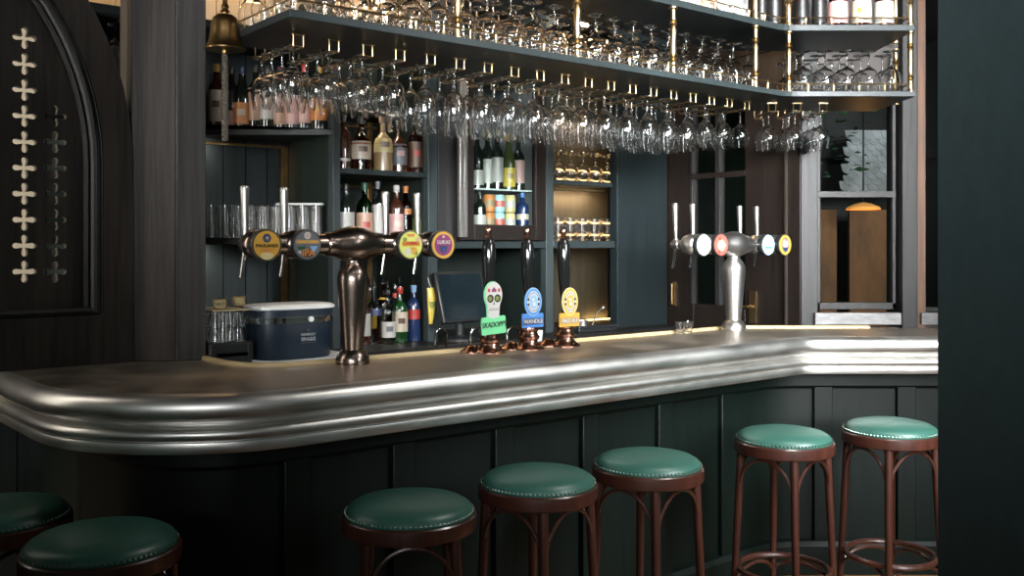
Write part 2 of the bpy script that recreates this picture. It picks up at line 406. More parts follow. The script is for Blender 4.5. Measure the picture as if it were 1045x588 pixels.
# service shelf inside the left return
MB().prism([tuple(W(*p).xy) for p in ((-1.04, 0.62), (-0.98, 0.53), (-0.86, 0.49), (-0.45, 0.49), (-0.45, 1.30), (-1.04, 1.30))], 1.03, 1.075).build('service_shelf', black_wood, bar)
MB().prism([tuple(W(*p).xy) for p in ((-0.45, 0.49), (ubk-0.1, 0.49), (ubk-0.1, 0.80), (-0.45, 0.80))], 0.93, 0.96).build('service_shelf', black_wood, bar)
MB().prism([tuple(W(*p).xy) for p in ((-1.0, 0.66), (-0.5, 0.66), (-0.5, 1.25), (-1.0, 1.25))], 0.0, 1.03).build('service_cabinet', black_wood, bar)

# ------------------------------------------------------------------ post and pierced arch screen on the left
mb = MB().prism([tuple(W(*p).xy) for p in ((-1.267, 0.935), (-1.146, 0.846), (-1.14, 1.05), (-1.27, 1.05))], 1.1, ZC)
post = thing('corner_post', 'tall dark timber post standing on the counter beside the pierced screen', 'post', W(-1.15, 0.95, 1.1))
def reparent_mesh(o, root):
    o.parent = root; o.matrix_parent_inverse = (Matrix.Translation(root.location) @ Matrix.Rotation(root.rotation_euler.z, 4, 'Z')).inverted()
    return o
reparent_mesh(mb.build('post_board', dark_wood, None, bevel=0.003), post)
mb = MB().prism([tuple(W(*p).xy) for p in ((-1.146, 0.840), (-1.046, 0.828), (-1.04, 1.05), (-1.14, 1.05))], 1.1, ZC)
reparent_mesh(mb.build('post_face', P('post_lit_side', (0.046, 0.043, 0.041), 0.45, spec=0.3, var=0.35, scale=(45, 45, 2), bump=0.4), None, bevel=0.004), post)  # lit face of the same post, its brightness put into the colour

NS = 0.955
scr = thing('pierced_screen', 'dark arch topped timber screen pierced with cross shapes above the counter', 'screen', W(-1.6, NS, 1.1), TH)
su = -1.6
def S(x, y): u_, z_ = on_n(x, y, NS); return u_-su, z_-1.1
def arc_edge(xpx, dx, ztop):
    """vertical edge at xpx curving left above the springing"""
    x0 = S(xpx, 170)[0]; zs = S(xpx, 168)[1]; R = 0.95+dx
    pts = [(x0, 0.0), (x0, zs)]
    for i in range(1, 15):
        a = math.radians(4.6*i); pts.append((x0-R*(1-math.cos(a)), zs+R*math.sin(a)))
    return pts
def fill_curve(loops, depth, name, mat, parent, y=0.0, bev=0.0):
    cu = bpy.data.curves.new(name, 'CURVE'); cu.dimensions = '2D'; cu.fill_mode = 'BOTH'; cu.extrude = depth/2; cu.bevel_depth = bev
    for lp in loops:
        sp = cu.splines.new('POLY'); sp.points.add(len(lp)-1); sp.use_cyclic_u = True
        for q, (a, b) in zip(sp.points, lp): q.co = (a, b, 0, 1)
    t = bpy.data.objects.new(name, cu); C.objects.link(t)
    dg = bpy.context.evaluated_depsgraph_get(); me = bpy.data.meshes.new_from_object(t.evaluated_get(dg)); bpy.data.objects.remove(t)
    me.transform(Matrix.Translation((0, y, 0)) @ Matrix.Rotation(PI/2, 4, 'X')); me.materials.clear(); me.materials.append(mat)
    o = bpy.data.objects.new(name, me); C.objects.link(o); o.parent = parent
    return o
def cross(cx, cz, a=0.036, w=0.0085):
    pts = []
    for q in range(4):
        an = q*PI/2; c, s_ = math.cos(an), math.sin(an)
        for px, py in ((w*0.75, w*0.75), (a*0.5, w), (a*0.72, w*1.15), (a*0.93, w*0.75), (a, 0), (a*0.93, -w*0.75), (a*0.72, -w*1.15), (a*0.5, -w))[::-1]:
            pts.append((cx+px*c-py*s_, cz+px*s_+py*c))
    return pts
outer = arc_edge(133, 0.13, 0); lft = -1.0
outl = [(lft, 0.0)] + outer + [(lft, outer[-1][1])]
mid = arc_edge(101, 0.0, 0)
zbot = S(97, 318)[1]
hole = [(lft+0.12, zbot)] + [(p[0], max(zbot, p[1])) for p in mid] + [(lft+0.12, mid[-1][1])]
fill_curve([outl, hole], 0.06, 'arch_frame', dark_wood, scr)
struct(MB().at(BAR).box(-3.2, -1.70, 0.93, 0.98, 0, 1.1).build('wall_partition', dark_wood))
holes = []
for i in range(10):
    x_, z_ = S(26, 38+26.6*i); holes.append(cross(x_, z_))
for i in range(7):
    x_, z_ = S(57, 118+26.6*i); holes.append(cross(x_, z_))
fill_curve([[(lft+0.11, zbot-0.01)] + [(p[0]+0.006, max(zbot-0.01, p[1])) for p in mid] + [(lft+0.11, mid[-1][1])]] + holes, 0.028, 'pierced_panel', dark_wood, scr, y=0.025)
mpath = [(p[0]-0.018, -0.028, p[1]) for p in mid[1:]]
mpath = [(mid[0][0]-0.018, -0.028, zbot)] + mpath
m_ = MB().tube(mpath, 0.017, 10); m_.tube([(p[0]-0.022, p[1]+0.02, p[2]) for p in mpath], 0.012, 8); m_.tube([(p[0]+0.02, p[1]+0.002, p[2]) for p in mpath], 0.007, 6)
m_.tube([(lft+0.1, -0.028, zbot+0.005), (mid[0][0]-0.005, -0.028, zbot+0.005)], 0.014, 8)
m_.build('arch_moulding', black_wood, scr)

# ------------------------------------------------------------------ back bar
BB = thing('back_bar', 'tall dark green back bar shelving unit with open bays behind the counter', 'back bar', W(0, NF, 0), TH)
LB = lambda x, n=NF: un(x, n)                       # u for a pixel column on a plane
def bpart(name, mat, *boxes, bevel=0.003):
    mb = MB()
    for (u0, u1, n0, n1, z0, z1) in boxes: mb.box(u0, u1, n0-NF, n1-NF, z0, z1)
    return mb.build(name, mat, BB, bevel=bevel)
s1a, s1b = LB(340), LB(347.5); s2a, s2b = LB(437), LB(446.5); s3a, s3b = LB(557.5), LB(565)
ta, tb = LB(627.5), LB(678.5)
u_l = -1.75
bpl = MB(); k = u_l
while k < s1a:
    bpl.box(k+0.0015, min(k+0.108, s1a)-0.0015, NB-0.03-NF, NB-NF, 0, 2.42); k += 0.11
bpl.box(u_l, s1a, NB-0.015-NF, NB+0.015-NF, 0, 2.42)
bpl.build('plank_back', backbar_paint, BB)
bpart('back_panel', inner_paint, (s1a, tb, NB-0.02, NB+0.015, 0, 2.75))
bpart('bay_back', P('bay_glow_back', (.020, .016, .008), .5, var=.3, scale=(40, 40, 2)), (s3b, tb, NB-0.028, NB-0.02, 1.0, 2.75))  # lighter panel added here, warm LED glow partly put into its colour
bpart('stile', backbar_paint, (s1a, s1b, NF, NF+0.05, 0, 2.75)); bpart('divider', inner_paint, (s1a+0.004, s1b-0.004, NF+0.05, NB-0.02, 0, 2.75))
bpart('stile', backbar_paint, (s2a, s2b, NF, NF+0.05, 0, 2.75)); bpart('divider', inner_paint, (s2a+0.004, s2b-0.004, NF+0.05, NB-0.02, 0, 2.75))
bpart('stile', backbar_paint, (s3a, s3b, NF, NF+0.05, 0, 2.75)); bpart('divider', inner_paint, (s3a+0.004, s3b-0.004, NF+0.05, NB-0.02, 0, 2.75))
bpart('end_panel', teal_paint, (ta, tb, NF-0.02, NF+0.04, 0, 2.75))
bpart('filler_board', grey_wood, (s2b, LB(469), NF-0.005, NF+0.03, zn(455, 247, NF), 2.75))
# corner shelves in the left bay: front edge faces the room
ys = (W(s1a, NF).y)+0.01
def corner_shelf(ztop, th):
    pl = []
    for p in ((wx(150, ys), ys), (W(s1a, NF).x, ys), W(s1a, NB-0.03).xy, W(u_l+0.3, NB-0.03).xy):
        q = UN(p); pl.append((q[0], q[1]-NF))
    return MB().prism(pl, ztop-th, ztop).build('corner_shelf', shelf_paint, BB, bevel=0.002)
zs1 = wz(131.5, ys); zs2 = wz(243, ys)
corner_shelf(zs1, 0.028); corner_shelf(zs2, 0.03)
bpart('top_board', teal_paint, (u_l, s1a, NF+0.02, NB, 2.405, 2.44))
# brass light channels
z_ = zs1-0.045
ch = MB().box(u_l+0.2, s1a-0.02, NB-0.045-NF, NB-0.03-NF, z_-0.012, z_); ch.build('brass_channel', old_brass, BB)
MB().box(s1a-0.035, s1a, NB-0.05-NF, NB-0.03-NF, 1.0, z_).build('brass_channel', old_brass, BB)
zsh = zn(392, 173.5, NF); zmid = zn(392, 247.5, NF); zup = zn(392, 106, NF)
bpart('shelf', shelf_paint, (s1b, s2a, NF+0.01, NB-0.02, zsh-0.026, zsh)); bpart('shelf', shelf_paint, (s1b, s2a, NF+0.01, NB-0.02, zmid-0.026, zmid))
bpart('shelf', shelf_paint, (s1b, s2a, NF+0.01, NB-0.02, zup-0.026, zup))
for zz in (zsh, zmid, zup): bpart('brass_channel', old_brass, (s1b, s2a, NB-0.04, NB-0.02, zz-0.06, zz-0.045))
bpart('brass_channel', old_brass, (s2a-0.06, s2a-0.03, NB-0.035, NB-0.02, 1.04, 2.3))
zr1 = zn(510, 245.5, NF); zr0 = zn(510, 253.5, NF)
bpart('shelf', shelf_paint, (s2b, s3a, NF, NB-0.02, zr0, zr1)); bpart('shelf', shelf_paint, (s3b, ta, NF, NB-0.02, zr0, zr1))
zg = zn(595, 184.5, NF)
bpart('shelf', shelf_paint, (s3b, ta, NF+0.02, NB-0.02, zg-0.026, zg))
bpart('brass_channel', brass, (s3b, ta, NF+0.08, NF+0.095, zg-0.05, zg-0.04))
ZWK = 1.03
bpart('worktop', black_wood, (-0.45, tb-0.02, 1.26, NB-0.02, ZWK-0.035, ZWK))
bpart('base_cabinet', black_wood, (-0.45, tb-0.02, 1.31, NB-0.02, 0.0, ZWK-0.035))
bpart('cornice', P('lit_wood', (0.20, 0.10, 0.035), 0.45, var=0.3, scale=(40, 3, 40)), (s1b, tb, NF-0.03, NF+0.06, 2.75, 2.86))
bpart('glow_strip', emit('warm_led', (1.0, 0.62, 0.22), 6.0), (un(599, NB-.05), un(627, NB-.05), NB-0.06, NB-0.045, ZWK+0.001, ZWK+0.007), bevel=0)

wl_ = emit('glass_backglow', (1.0, 0.66, 0.28), 2.2)
for zz in (zg+.035, zg+.11, zr1+.03, zr1+.105): bpart('glow_strip', wl_, (un(566, NB-.05), un(628, NB-.05), NB-0.05, NB-0.042, zz, zz+.010), bevel=0)  # hidden glowing strips added so the glasses shine from behind
# ------------------------------------------------------------------ bottle fridge
fa, fb = LB(469.5, 1.40), LB(557, 1.40)
z0f = zr1+0.001; z1f = 2.42
FR = thing('bottle_fridge', 'built-in bottle fridge with glass door and dark wooden frame behind the pumps', 'fridge', W((fa+fb)/2, 1.40, z0f), TH)
def fbx(mb, x0, x1, n0, n1, za, zb_): return mb.box(x0-(fa+fb)/2, x1-(fa+fb)/2, n0-1.40, n1-1.40, za-z0f, zb_-z0f)
g0, g1 = LB(484, 1.40), LB(547, 1.40); zg0 = zn(515, 229.5, 1.40)
m_ = MB(); fbx(m_, fa, g0, 1.40, 1.435, z0f, z1f); fbx(m_, g1, fb, 1.40, 1.435, z0f, z1f); fbx(m_, g0, g1, 1.40, 1.435, z0f, zg0); fbx(m_, g0, g1, 1.40, 1.435, z1f-0.07, z1f)
dr = m_.build('door_frame', brown_wood, FR, bevel=0.003)
m_ = MB(); fbx(m_, g0, g1, 1.415, 1.42, zg0, z1f-0.07); m_.build('glass_pane', pane_glass, dr)
m_ = MB(); fbx(m_, LB(469, 1.38), LB(473, 1.38), 1.375, 1.40, zn(470, 242, 1.38), z1f); fbx(m_, LB(474.5, 1.38), LB(478, 1.38), 1.385, 1.40, zn(470, 242, 1.38), z1f); m_.build('door_handle', steel, dr, bevel=0.002)
m_ = MB(); fi = P('fridge_liner', (0.10, 0.105, 0.105), 0.5)
fbx(m_, g0-0.03, g1+0.03, 1.82, 1.84, z0f, z1f); fbx(m_, g0-0.05, g0-0.03, 1.436, 1.84, z0f, z1f); fbx(m_, g1+0.03, g1+0.05, 1.436, 1.84, z0f, z1f); fbx(m_, g0-0.05, g1+0.05, 1.436, 1.84, z0f, z0f+0.05)
fbx(m_, g0-0.05, g1+0.05, 1.436, 1.84, z1f-0.03, z1f)
m_.build('fridge_liner', fi, FR)
zfs = zn(515, 193.5, 1.47)
m_ = MB(); fbx(m_, g0-0.029, g1+0.029, 1.45, 1.80, zfs-0.008, zfs); m_.build('glass_shelf', P('shelf_edge', (0.35, 0.40, 0.39), 0.2), FR)
m_ = MB()
xr0 = LB(543.5, 1.46)
for i in range(28): fbx(m_, xr0-0.006, xr0+0.006, 1.448, 1.452, z0f+0.06+0.03*i, z0f+0.075+0.03*i)
m_.build('slotted_rail', black_plastic, FR)

# ------------------------------------------------------------------ gantry over the bar
GZ = 2.20; GT = 0.026; GF, GB = 0.27, 0.79
GY = 4.528; GYB = 5.03
def gpoly(nf, nb, yf, yb, ul=-1.0, xr=1.905):
    uf = (yf-E0.y-N.y*nf)/U.y; ubk_ = (yb-E0.y-N.y*nb)/U.y
    c = W(uf, nf).xy; a = W(uf-0.06, nf).xy; b = Vector((c.x+0.06, yf))
    arc = [a*(1-t)**2+c*2*t*(1-t)+b*t*t for t in (0, .25, .5, .75, 1)]
    return [tuple(W(ul, nf).xy)]+[tuple(p) for p in arc]+[(xr, yf), (xr, yb), tuple(W(ubk_, nb).xy), tuple(W(ul, nb).xy)], arc
GA = thing('glass_gantry', 'two tier dark gantry shelf on brass posts hanging above the bar', 'gantry', (0, 0, 0))
gp, garc = gpoly(GF, GB, GY, GYB)
MB().prism(gp, GZ, GZ+GT).build('lower_shelf', shelf_paint, GA, smooth=False, bevel=0.003)
UZ = 2.513; UT = 0.03
gp2, garc2 = gpoly(0.285, 0.76, GY+0.012, GYB-0.01, ul=0.1)
MB().prism(gp2, UZ, UZ+UT).build('upper_shelf', shelf_paint, GA, smooth=False, bevel=0.003)
def turned(zb_, zt):
    r = 0.0115; p = [(r*1.7, zb_), (r*1.7, zb_+0.006), (r, zb_+0.012)]
    L = zt-zb_
    for f_, rr in ((.18, 1.0), (.20, 1.45), (.22, 1.0), (.24, 1.6), (.27, .8), (.33, 1.25), (.5, 1.05), (.66, 1.25), (.72, .8), (.75, 1.6), (.77, 1.0), (.79, 1.45), (.81, 1.0)):
        p.append((r*rr, zb_+L*f_))
    return p+[(r, zt-0.012), (r*1.7, zt-0.006), (r*1.7, zt)]
def gpost(x, n=None, Y=None):
    if n is not None: q = W(un(x, n), n)
    else: q = Vector((wx(x, Y), Y, 0))
    mb = MB()
    mb.lathe(turned(GZ+GT, UZ), 12, ax=q.x, ay=q.y)
    mb.lathe(turned(UZ+UT if q.x > 0.45 else UZ, ZC), 12, ax=q.x, ay=q.y)
    mb.build('brass_post', brass, GA)
for x in (467, 589, 687, 771): gpost(x, n=GF+0.036)
gpost(805, Y=GY+0.036); gpost(929, Y=GY+0.036); gpost(914, Y=GYB-0.06); gpost(283, n=0.74)
def gallery(path, z, name, step=0.11):
    mb = MB()
    pts = [Vector(p) for p in path]
    for h_ in (0.036,): mb.tube([(p.x, p.y, z+h_) for p in pts], 0.0035, 6)
    for a, b in zip(pts[:-1], pts[1:]):
        L = (b-a).length; k_ = max(1, int(L/step))
        for i in range(k_+1):
            q = a+(b-a)*(i/k_)
            mb.lathe([(0.005, z), (0.003, z+0.008), (0.003, z+0.034), (0.005, z+0.038), (0.003, z+0.043)], 6, ax=q.x, ay=q.y)
    mb.build(name, brass, GA)
gl = [W(-0.985, 0.76).xy, W(-0.985, GF+0.02).xy, W((GY+0.02-E0.y-N.y*(GF+0.02))/U.y, GF+0.02).xy, Vector((1.885, GY+0.02)), Vector((1.885, GYB-0.02))]
gallery(gl, GZ+GT, 'gallery_rail')
gl2 = [W(0.12, 0.306).xy, W((GY+0.033-E0.y-N.y*0.306)/U.y, 0.306).xy, Vector((1.885, GY+0.033)), Vector((1.885, GYB-0.05))]
gallery(gl2, UZ+UT, 'gallery_rail')
# hanging rails
RU = [-0.87+0.132*i for i in range(19)]
RX = [1.283, 1.405, 1.535]
def grail(M, L):
    mb = MB().at(M); w = 0.018; dz_ = -0.041; r = 0.0023
    for s_ in (-w, w):
        mb.tube([(s_, 0.0, 0.0), (s_, 0.0, dz_), (s_, 0.004, dz_-0.001), (s_, L, dz_), (s_, L, 0.0)], r, 6)
    mb.tube([(-w, 0, dz_), (w, 0, dz_)], r, 6); mb.tube([(-w, L, dz_), (w, L, dz_)], r, 6)
    mb.box(-w-0.006, w+0.006, -0.008, 0.008, -0.004, 0.0)
    mb.build('glass_rail', brass, GA)
for u_ in RU: grail(Matrix.Translation(W(u_, 0.475, GZ)) @ Matrix.Rotation(TH, 4, 'Z'), 0.30)
for X in RX: grail(Matrix.Translation((X, 4.735, GZ)), 0.27)

# ------------------------------------------------------------------ stemware
def goblet(H, bowl, rim, foot, stem_h, seg=16):
    """upright wine glass, foot at z=0"""
    bz = stem_h; bh = H-stem_h
    out = [(foot, 0.0), (foot, 0.002), (foot*0.6, 0.005), (0.006, 0.011), (0.0042, 0.02), (0.0038, bz*0.6), (0.005, bz-0.008)]
    bo = [(0.012, bz), (bowl*0.55, bz+bh*0.09), (bowl*0.85, bz+bh*0.24), (bowl, bz+bh*0.44), (bowl*0.97, bz+bh*0.62), (lerp(bowl, rim, .7), bz+bh*0.84), (rim, H)]
    inn = [(r-0.0016 if r > 0.02 else r*0.4, z+(0.002 if i == 0 else 0.0008)) for i, (r, z) in enumerate(bo)]
    inn[-1] = (rim-0.0016, H)
    return MB().lathe(out+bo+inn[::-1]+[(0.0005, bz+0.004)], seg)
gA = goblet(0.184, 0.0395, 0.031, 0.035, 0.066).build('wine_glass', clear_glass)
gM = goblet(0.230, 0.0445, 0.036, 0.036, 0.080).build('wine_glass', clear_glass)
gB = goblet(0.186, 0.046, 0.037, 0.036, 0.075).build('wine_glass', clear_glass)
gC = goblet(0.208, 0.051, 0.041, 0.038, 0.078, 18).build('wine_glass', clear_glass)
def upside(p, rz, me):
    o = bpy.data.objects.new('wine_glass', me); C.objects.link(o)
    o.location = p; o.rotation_euler = (PI, 0, rz)
    return o
meA, meB, meC, meM = gA.data, gB.data, gC.data, gM.data
for o in (gA, gB, gC, gM): bpy.data.objects.remove(o)
ROWS = ['front', 'second', 'third', 'rearmost']
zt_ = GZ-0.041+0.0035+0.0022
for i, u_ in enumerate(RU):
    kd = 0 if i < 4 else (1 if i < 16 else 2); big = kd > 0
    n_ = 3 if big else 4; st = 0.096 if big else 0.082
    for k in range(n_):
        o = upside(W(u_, 0.515+st*k, zt_), random.random(), (meA, meM, meB)[kd])
        rw = ROWS[k] if k < n_-1 else 'rearmost'
        tag(o, f'{("slim", "tall", "round")[kd]} clear wine glass hanging upside down, {rw} glass on the {ORD[i]} rail from left', 'wine glass', 'wine glasses hanging under the gantry')
for i, X in enumerate(RX):
    for k in range(3 if i else 2):
        o = upside((X, 4.775+0.1*k if i else 4.80+0.1*k, zt_), random.random(), meB)
        tag(o, f'clear wine glass hanging upside down near right end, {["front", "middle", "rear"][k]} glass on the {["third last", "second last", "last"][i]} rail', 'wine glass', 'wine glasses hanging under the gantry')
zgl = GZ+GT+0.208
ui = [-0.93+0.1105*i for i in range(22)]
for k, nn in enumerate((0.378, 0.486, 0.594, 0.70)):
    for i, u_ in enumerate(ui):
        p = W(u_, nn, zgl)
        if p.x > 1.26: continue
        o = upside(p, random.random(), meC)
        tag(o, f'large upturned wine glass on lower gantry shelf long side, {ROWS[k]} row, {ORD[i]} from left', 'wine glass', 'upturned wine glasses on the gantry')
for k, Y in enumerate((GY+0.108, GY+0.216, GY+0.324, GY+0.432)):
    for i in range(5):
        X = 1.405+0.106*i
        if k >= 2 and i == 4: continue
        o = upside((X, Y, zgl), random.random(), meC)
        tag(o, f'large upturned wine glass on short right arm of gantry, {ROWS[k]} row, {ORD[i]} from the bend', 'wine glass', 'upturned wine glasses on the gantry')

# ------------------------------------------------------------------ bottles
PROF = {
 'bordeaux': [(0, .004), (.034, 0), (.0375, .006), (.0375, .60), (.034, .66), (.022, .72), (.0145, .77), (.0135, .93), (.0155, .935), (.0155, .97), (.0135, .975), (.0135, 1)],
 'burgundy': [(0, .004), (.036, 0), (.040, .006), (.040, .48), (.036, .56), (.026, .66), (.017, .76), (.014, .84), (.0135, .93), (.0155, .935), (.0155, .97), (.0135, 1)],
 'spirit':   [(0, .004), (.036, 0), (.040, .01), (.040, .58), (.038, .64), (.030, .70), (.017, .745), (.014, .78), (.014, .92), (.0165, .925), (.0165, .96), (.014, 1)],
 'squat':    [(0, .004), (.040, 0), (.046, .012), (.048, .30), (.046, .50), (.038, .60), (.022, .67), (.014, .71), (.014, .88), (.019, .89), (.019, 1)],
 'tall':     [(0, .004), (.031, 0), (.034, .008), (.034, .64), (.031, .70), (.018, .76), (.0125, .80), (.0125, .95), (.0145, .955), (.0145, 1)],
}
def bottle(kind, H, mat, loc, label_txt, lab=None, lz=(0.12, 0.48), cap=None, cat='bottle', group=None, rz=0.0, lab2=None, ring=None, pour=False, scale=1.0, arc=None, medal=None):
    t = thing('bottle', label_txt, cat, loc, rz, group)
    pr = [(r*scale if r > 0 else 1e-5, z*H) for r, z in PROF[kind]]
    MB().lathe(pr, 18).build('bottle_glass', mat, t)
    def rad(zf):
        P_ = PROF[kind]
        for (r0, z0), (r1, z1) in zip(P_[1:], P_[2:]):
            if z0 <= zf <= z1: return lerp(r0, r1, (zf-z0)/(z1-z0+1e-9))*scale
        return P_[-1][0]*scale
    def sleeve(name, za, zb_, m, ex=0.0007, a=None):
        zs_ = [lerp(za, zb_, i/4) for i in range(5)]
        a = a or (-PI/2-1.5, -PI/2+1.5)
        return MB().lathe([(rad(z)+ex, z*H) for z in zs_], 16, False, arc=a).build(name, m, t)
    if lab: 
        lo = sleeve('label', lz[0], lz[1], col(lab), a=arc)
        if medal:
            zc = lerp(lz[0], lz[1], 0.55)
            MB().lathe([(rad(zc)+0.0013, (zc-0.05)*H), (rad(zc)+0.0013, (zc+0.05)*H)], 5, False, arc=(-PI/2-0.45, -PI/2+0.45)).build('label_print', col(medal), lo)
    if lab2: sleeve('neck_label', 0.80, 0.88, col(lab2), 0.0006, (0, 2*PI))
    if ring: sleeve('lower_label', 0.05, 0.11, col(ring), 0.0006)
    if cap: MB().lathe([(rad(0.9)+0.0012, 0.885*H), (rad(0.95)+0.0012, 0.94*H), (rad(0.96)+0.0014, 0.97*H), (rad(1.0)+0.001, H+0.002), (1e-5, H+0.002)], 12).build('cap', col(cap), t)
    if pour:
        MB().lathe([(0.011, H-0.004), (0.011, H+0.008), (0.005, H+0.014)], 8).tube([(0, 0, H+0.01), (0, 0.004, H+0.03), (0, 0.014, H+0.048)], 0.0035, 6).build('pourer', chrome, t)
    return t
G1 = 'wine bottles on the left corner shelf'
# (pixel x, kind, H, material, label colour, span, cap, text)
left_b = [
 (221, 'bordeaux', .30, rum_dark, 'cream', (.12, .60), 'gold', 'wine bottle with tall cream label at the left end of corner shelf, beside the post', 'brown'),
 (236, 'bordeaux', .29, wine_glass_dark, 'pink', (.05, .30), 'black', 'dark wine bottle with small pale label partly behind the bell rope', None),
 (247, 'burgundy', .29, wine_glass_dark, 'orange', (.08, .42), 'navy', 'dark wine bottle with orange and white label right of the bell rope', 'cream'),
 (261, 'bordeaux', .30, wine_glass_dark, 'peach', (.14, .64), 'black', 'dark wine bottle with tall peach label under the leftmost hanging glasses', None),
 (273, 'bordeaux', .29, wine_glass_dark, 'white', (.16, .50), 'black', 'dark wine bottle with white label and grey print on left corner shelf', 'grey'),
 (287, 'burgundy', .29, wine_glass_dark, 'peach', (.08, .50), 'purple', 'wide dark wine bottle with peach label and brown bird print', 'brown'),
 (299, 'bordeaux', .29, wine_glass_dark, 'pink', (.08, .56), 'black', 'dark wine bottle with narrow pink label between two wider labelled bottles', None),
 (311, 'bordeaux', .30, wine_glass_dark, 'pink', (.10, .40), 'red', 'dark wine bottle with short square pale pink label second from shelf right end', None),
 (326, 'burgundy', .29, wine_glass_dark, 'orange', (.14, .50), 'gold', 'dark wine bottle with orange patterned label at right end of corner shelf', 'gold')]
for i, (x, kd, H, m, lb, lz, cp, tx, md) in enumerate(left_b):
    Y = ys+0.048+(0.012 if i % 2 else 0)
    bottle(kd, H, m, (wx(x, Y), Y, zs1), tx, lb, lz, cp, 'wine bottle', G1, rz=random.uniform(-.1, .1)-math.atan2(x-CX, F)*0.6, medal=md)
def nb(x, n, z): return W(un(x, n), n, z)
G2 = 'spirit bottles on the upper shelf of the middle bay'
RT = TH*0.55
row = [
 (350, 1.53, 'tall', .25, rum_dark, 'white', (.15, .2), 'black', 'slim dark bottle at left end of the middle bay upper shelf', None, 1.0),
 (368.5, 1.52, 'squat', .245, amber_glass, 'cream', (.20, .55), 'black', 'round shouldered amber whisky bottle with cream label and dark crest', 'brown', 1.0),
 (391, 1.52, 'squat', .26, P('pale_bottle', (.17, .115, .055), .25), 'paleyellow', (.34, .60), 'brown', 'tan stoneware look bottle with printed band between two amber bottles', 'brown', .98),
 (407, 1.54, 'squat', .25, rum_dark, 'grey', (.14, .55), 'black', 'squat dark bottle with grey label on the middle bay upper shelf', 'pink', .88),
 (424, 1.52, 'spirit', .27, amber_glass, 'brown', (.10, .56), 'black', 'straight amber bottle with dark brown and red label near the right stile of upper shelf', 'red', .92),
 (415, 1.60, 'squat', .12, amber_glass, 'red', (.1, .8), 'red', 'small red bottle tucked between two larger bottles on upper shelf', None, .7)]
for (x, n, kd, H, m, lb, lz, cp, tx, md, sc) in row:
    bottle(kd, H, m, nb(x, n, zsh), tx, lb, lz, cp, 'bottle', G2, rz=RT, medal=md, scale=sc)
G3 = 'bottles on the shelf behind the left beer tower'
row = [
 (353, 1.52, 'spirit', .27, wine_glass_dark, 'white', (.18, .52), 'black', 'dark bottle with white oval label behind the left beer tower', None, 1.0),
 (372, 1.53, 'spirit', .28, green_glass, 'peach', (.05, .50), 'dgreen', 'bright green gin bottle with pink label behind the left beer tower', 'red', 1.0),
 (385.5, 1.53, 'tall', .29, water_glass, 'white', (.15, .62), 'grey', 'slim clear bottle with white label beside the green bottle', None, .85),
 (404.5, 1.52, 'spirit', .275, rum_dark, 'pink', (.12, .50), 'white', 'dark rum bottle with pink and white label between two tap handles', 'cream', .92),
 (414, 1.62, 'tall', .28, amber_glass, 'orange', (.5, .6), 'orange', 'thin amber bottle standing behind the dark rum bottle', None, .9),
 (427.5, 1.54, 'tall', .22, amber_glass, 'olive', (.05, .55), 'red', 'short bottle with olive label at right end behind the tap handles', None, .9)]
for (x, n, kd, H, m, lb, lz, cp, tx, md, sc) in row:
    bottle(kd, H, m, nb(x, n, zmid), tx, lb, lz, cp, 'bottle', G3, rz=RT, medal=md, scale=sc)
G4 = 'speed bottles with pourers on the back bar worktop'
row = [
 (371.5, 1.50, 'tall', .24, rum_dark, 'white', (.18, .62), None, 'dark bottle with white label just right of the left tower column', None, .9),
 (382, 1.52, 'spirit', .27, water_glass, 'navy', (.50, .62), None, 'clear vodka bottle with navy shoulder label and steel pourer', None, .9),
 (391, 1.62, 'tall', .28, amber_glass, 'gold', (.72, .76), None, 'amber bottle with gold neck standing at the back of the worktop row', None, .9),
 (396, 1.49, 'spirit', .25, water_glass, 'white', (.12, .42), None, 'clear bottle with round white label in front on the worktop', 'grey', .9),
 (403, 1.62, 'spirit', .27, wine_glass_dark, 'red', (.78, .86), None, 'dark bottle with red neck behind the green whiskey bottle', None, .9),
 (408, 1.50, 'spirit', .265, P('green_whiskey', (.006, .032, .008), .1, spec=.7), 'cream', (.20, .56), 'red', 'green whiskey bottle with cream label on the back bar worktop', 'brown', .95),
 (422, 1.51, 'tall', .27, blue_bottle, 'red', (.40, .58), 'lightblue', 'dark blue bottle with red label at right end of worktop row', None, 1.0),
 (377, 1.62, 'spirit', .26, water_glass, 'gold', (.25, .5), None, 'clear bottle with gold label in the back row left of worktop', None, .9)]
for (x, n, kd, H, m, lb, lz, cp, tx, md, sc) in row:
    bottle(kd, H, m, nb(x, n, ZWK), tx, lb, lz, cp, 'bottle', G4, rz=RT, medal=md, pour=True, scale=sc)
G5 = 'wine bottles on the fridge shelf'
row = [
 (487, 1.50, 'bordeaux', .29, wine_glass_dark, 'white', (.06, .32), 'navy', 'dark wine bottle at left edge of the fridge shelf', None),
 (497.5, 1.52, 'bordeaux', .30, wine_glass_dark, 'white', (.10, .52), 'paleyellow', 'wine bottle with grey white label second on the fridge shelf', None),
 (507, 1.49, 'bordeaux', .30, wine_glass_dark, 'white', (.12, .55), 'white', 'wine bottle with tall white label in the middle of fridge shelf', None),
 (519, 1.50, 'burgundy', .29, P('olive_bottle', (.03, .04, .01), .1), 'yellow', (.06, .40), 'gold', 'wine bottle with yellow label and gold foil in the fridge', 'tan'),
 (529, 1.53, 'bordeaux', .29, wine_glass_dark, 'pink', (.14, .56), 'black', 'wine bottle with pink label in the fridge beside the yellow labelled one', None),
 (538.5, 1.56, 'bordeaux', .29, wine_glass_dark, 'grey', (.2, .4), 'grey', 'dark wine bottle near the slotted rail at right of fridge shelf', None)]
for (x, n, kd, H, m, lb, lz, cp, tx, md) in row:
    bottle(kd, H, m, nb(x, n, zfs), tx, lb, lz, cp, 'wine bottle', G5, rz=RT, medal=md, scale=.92)
zf0 = z0f+0.05
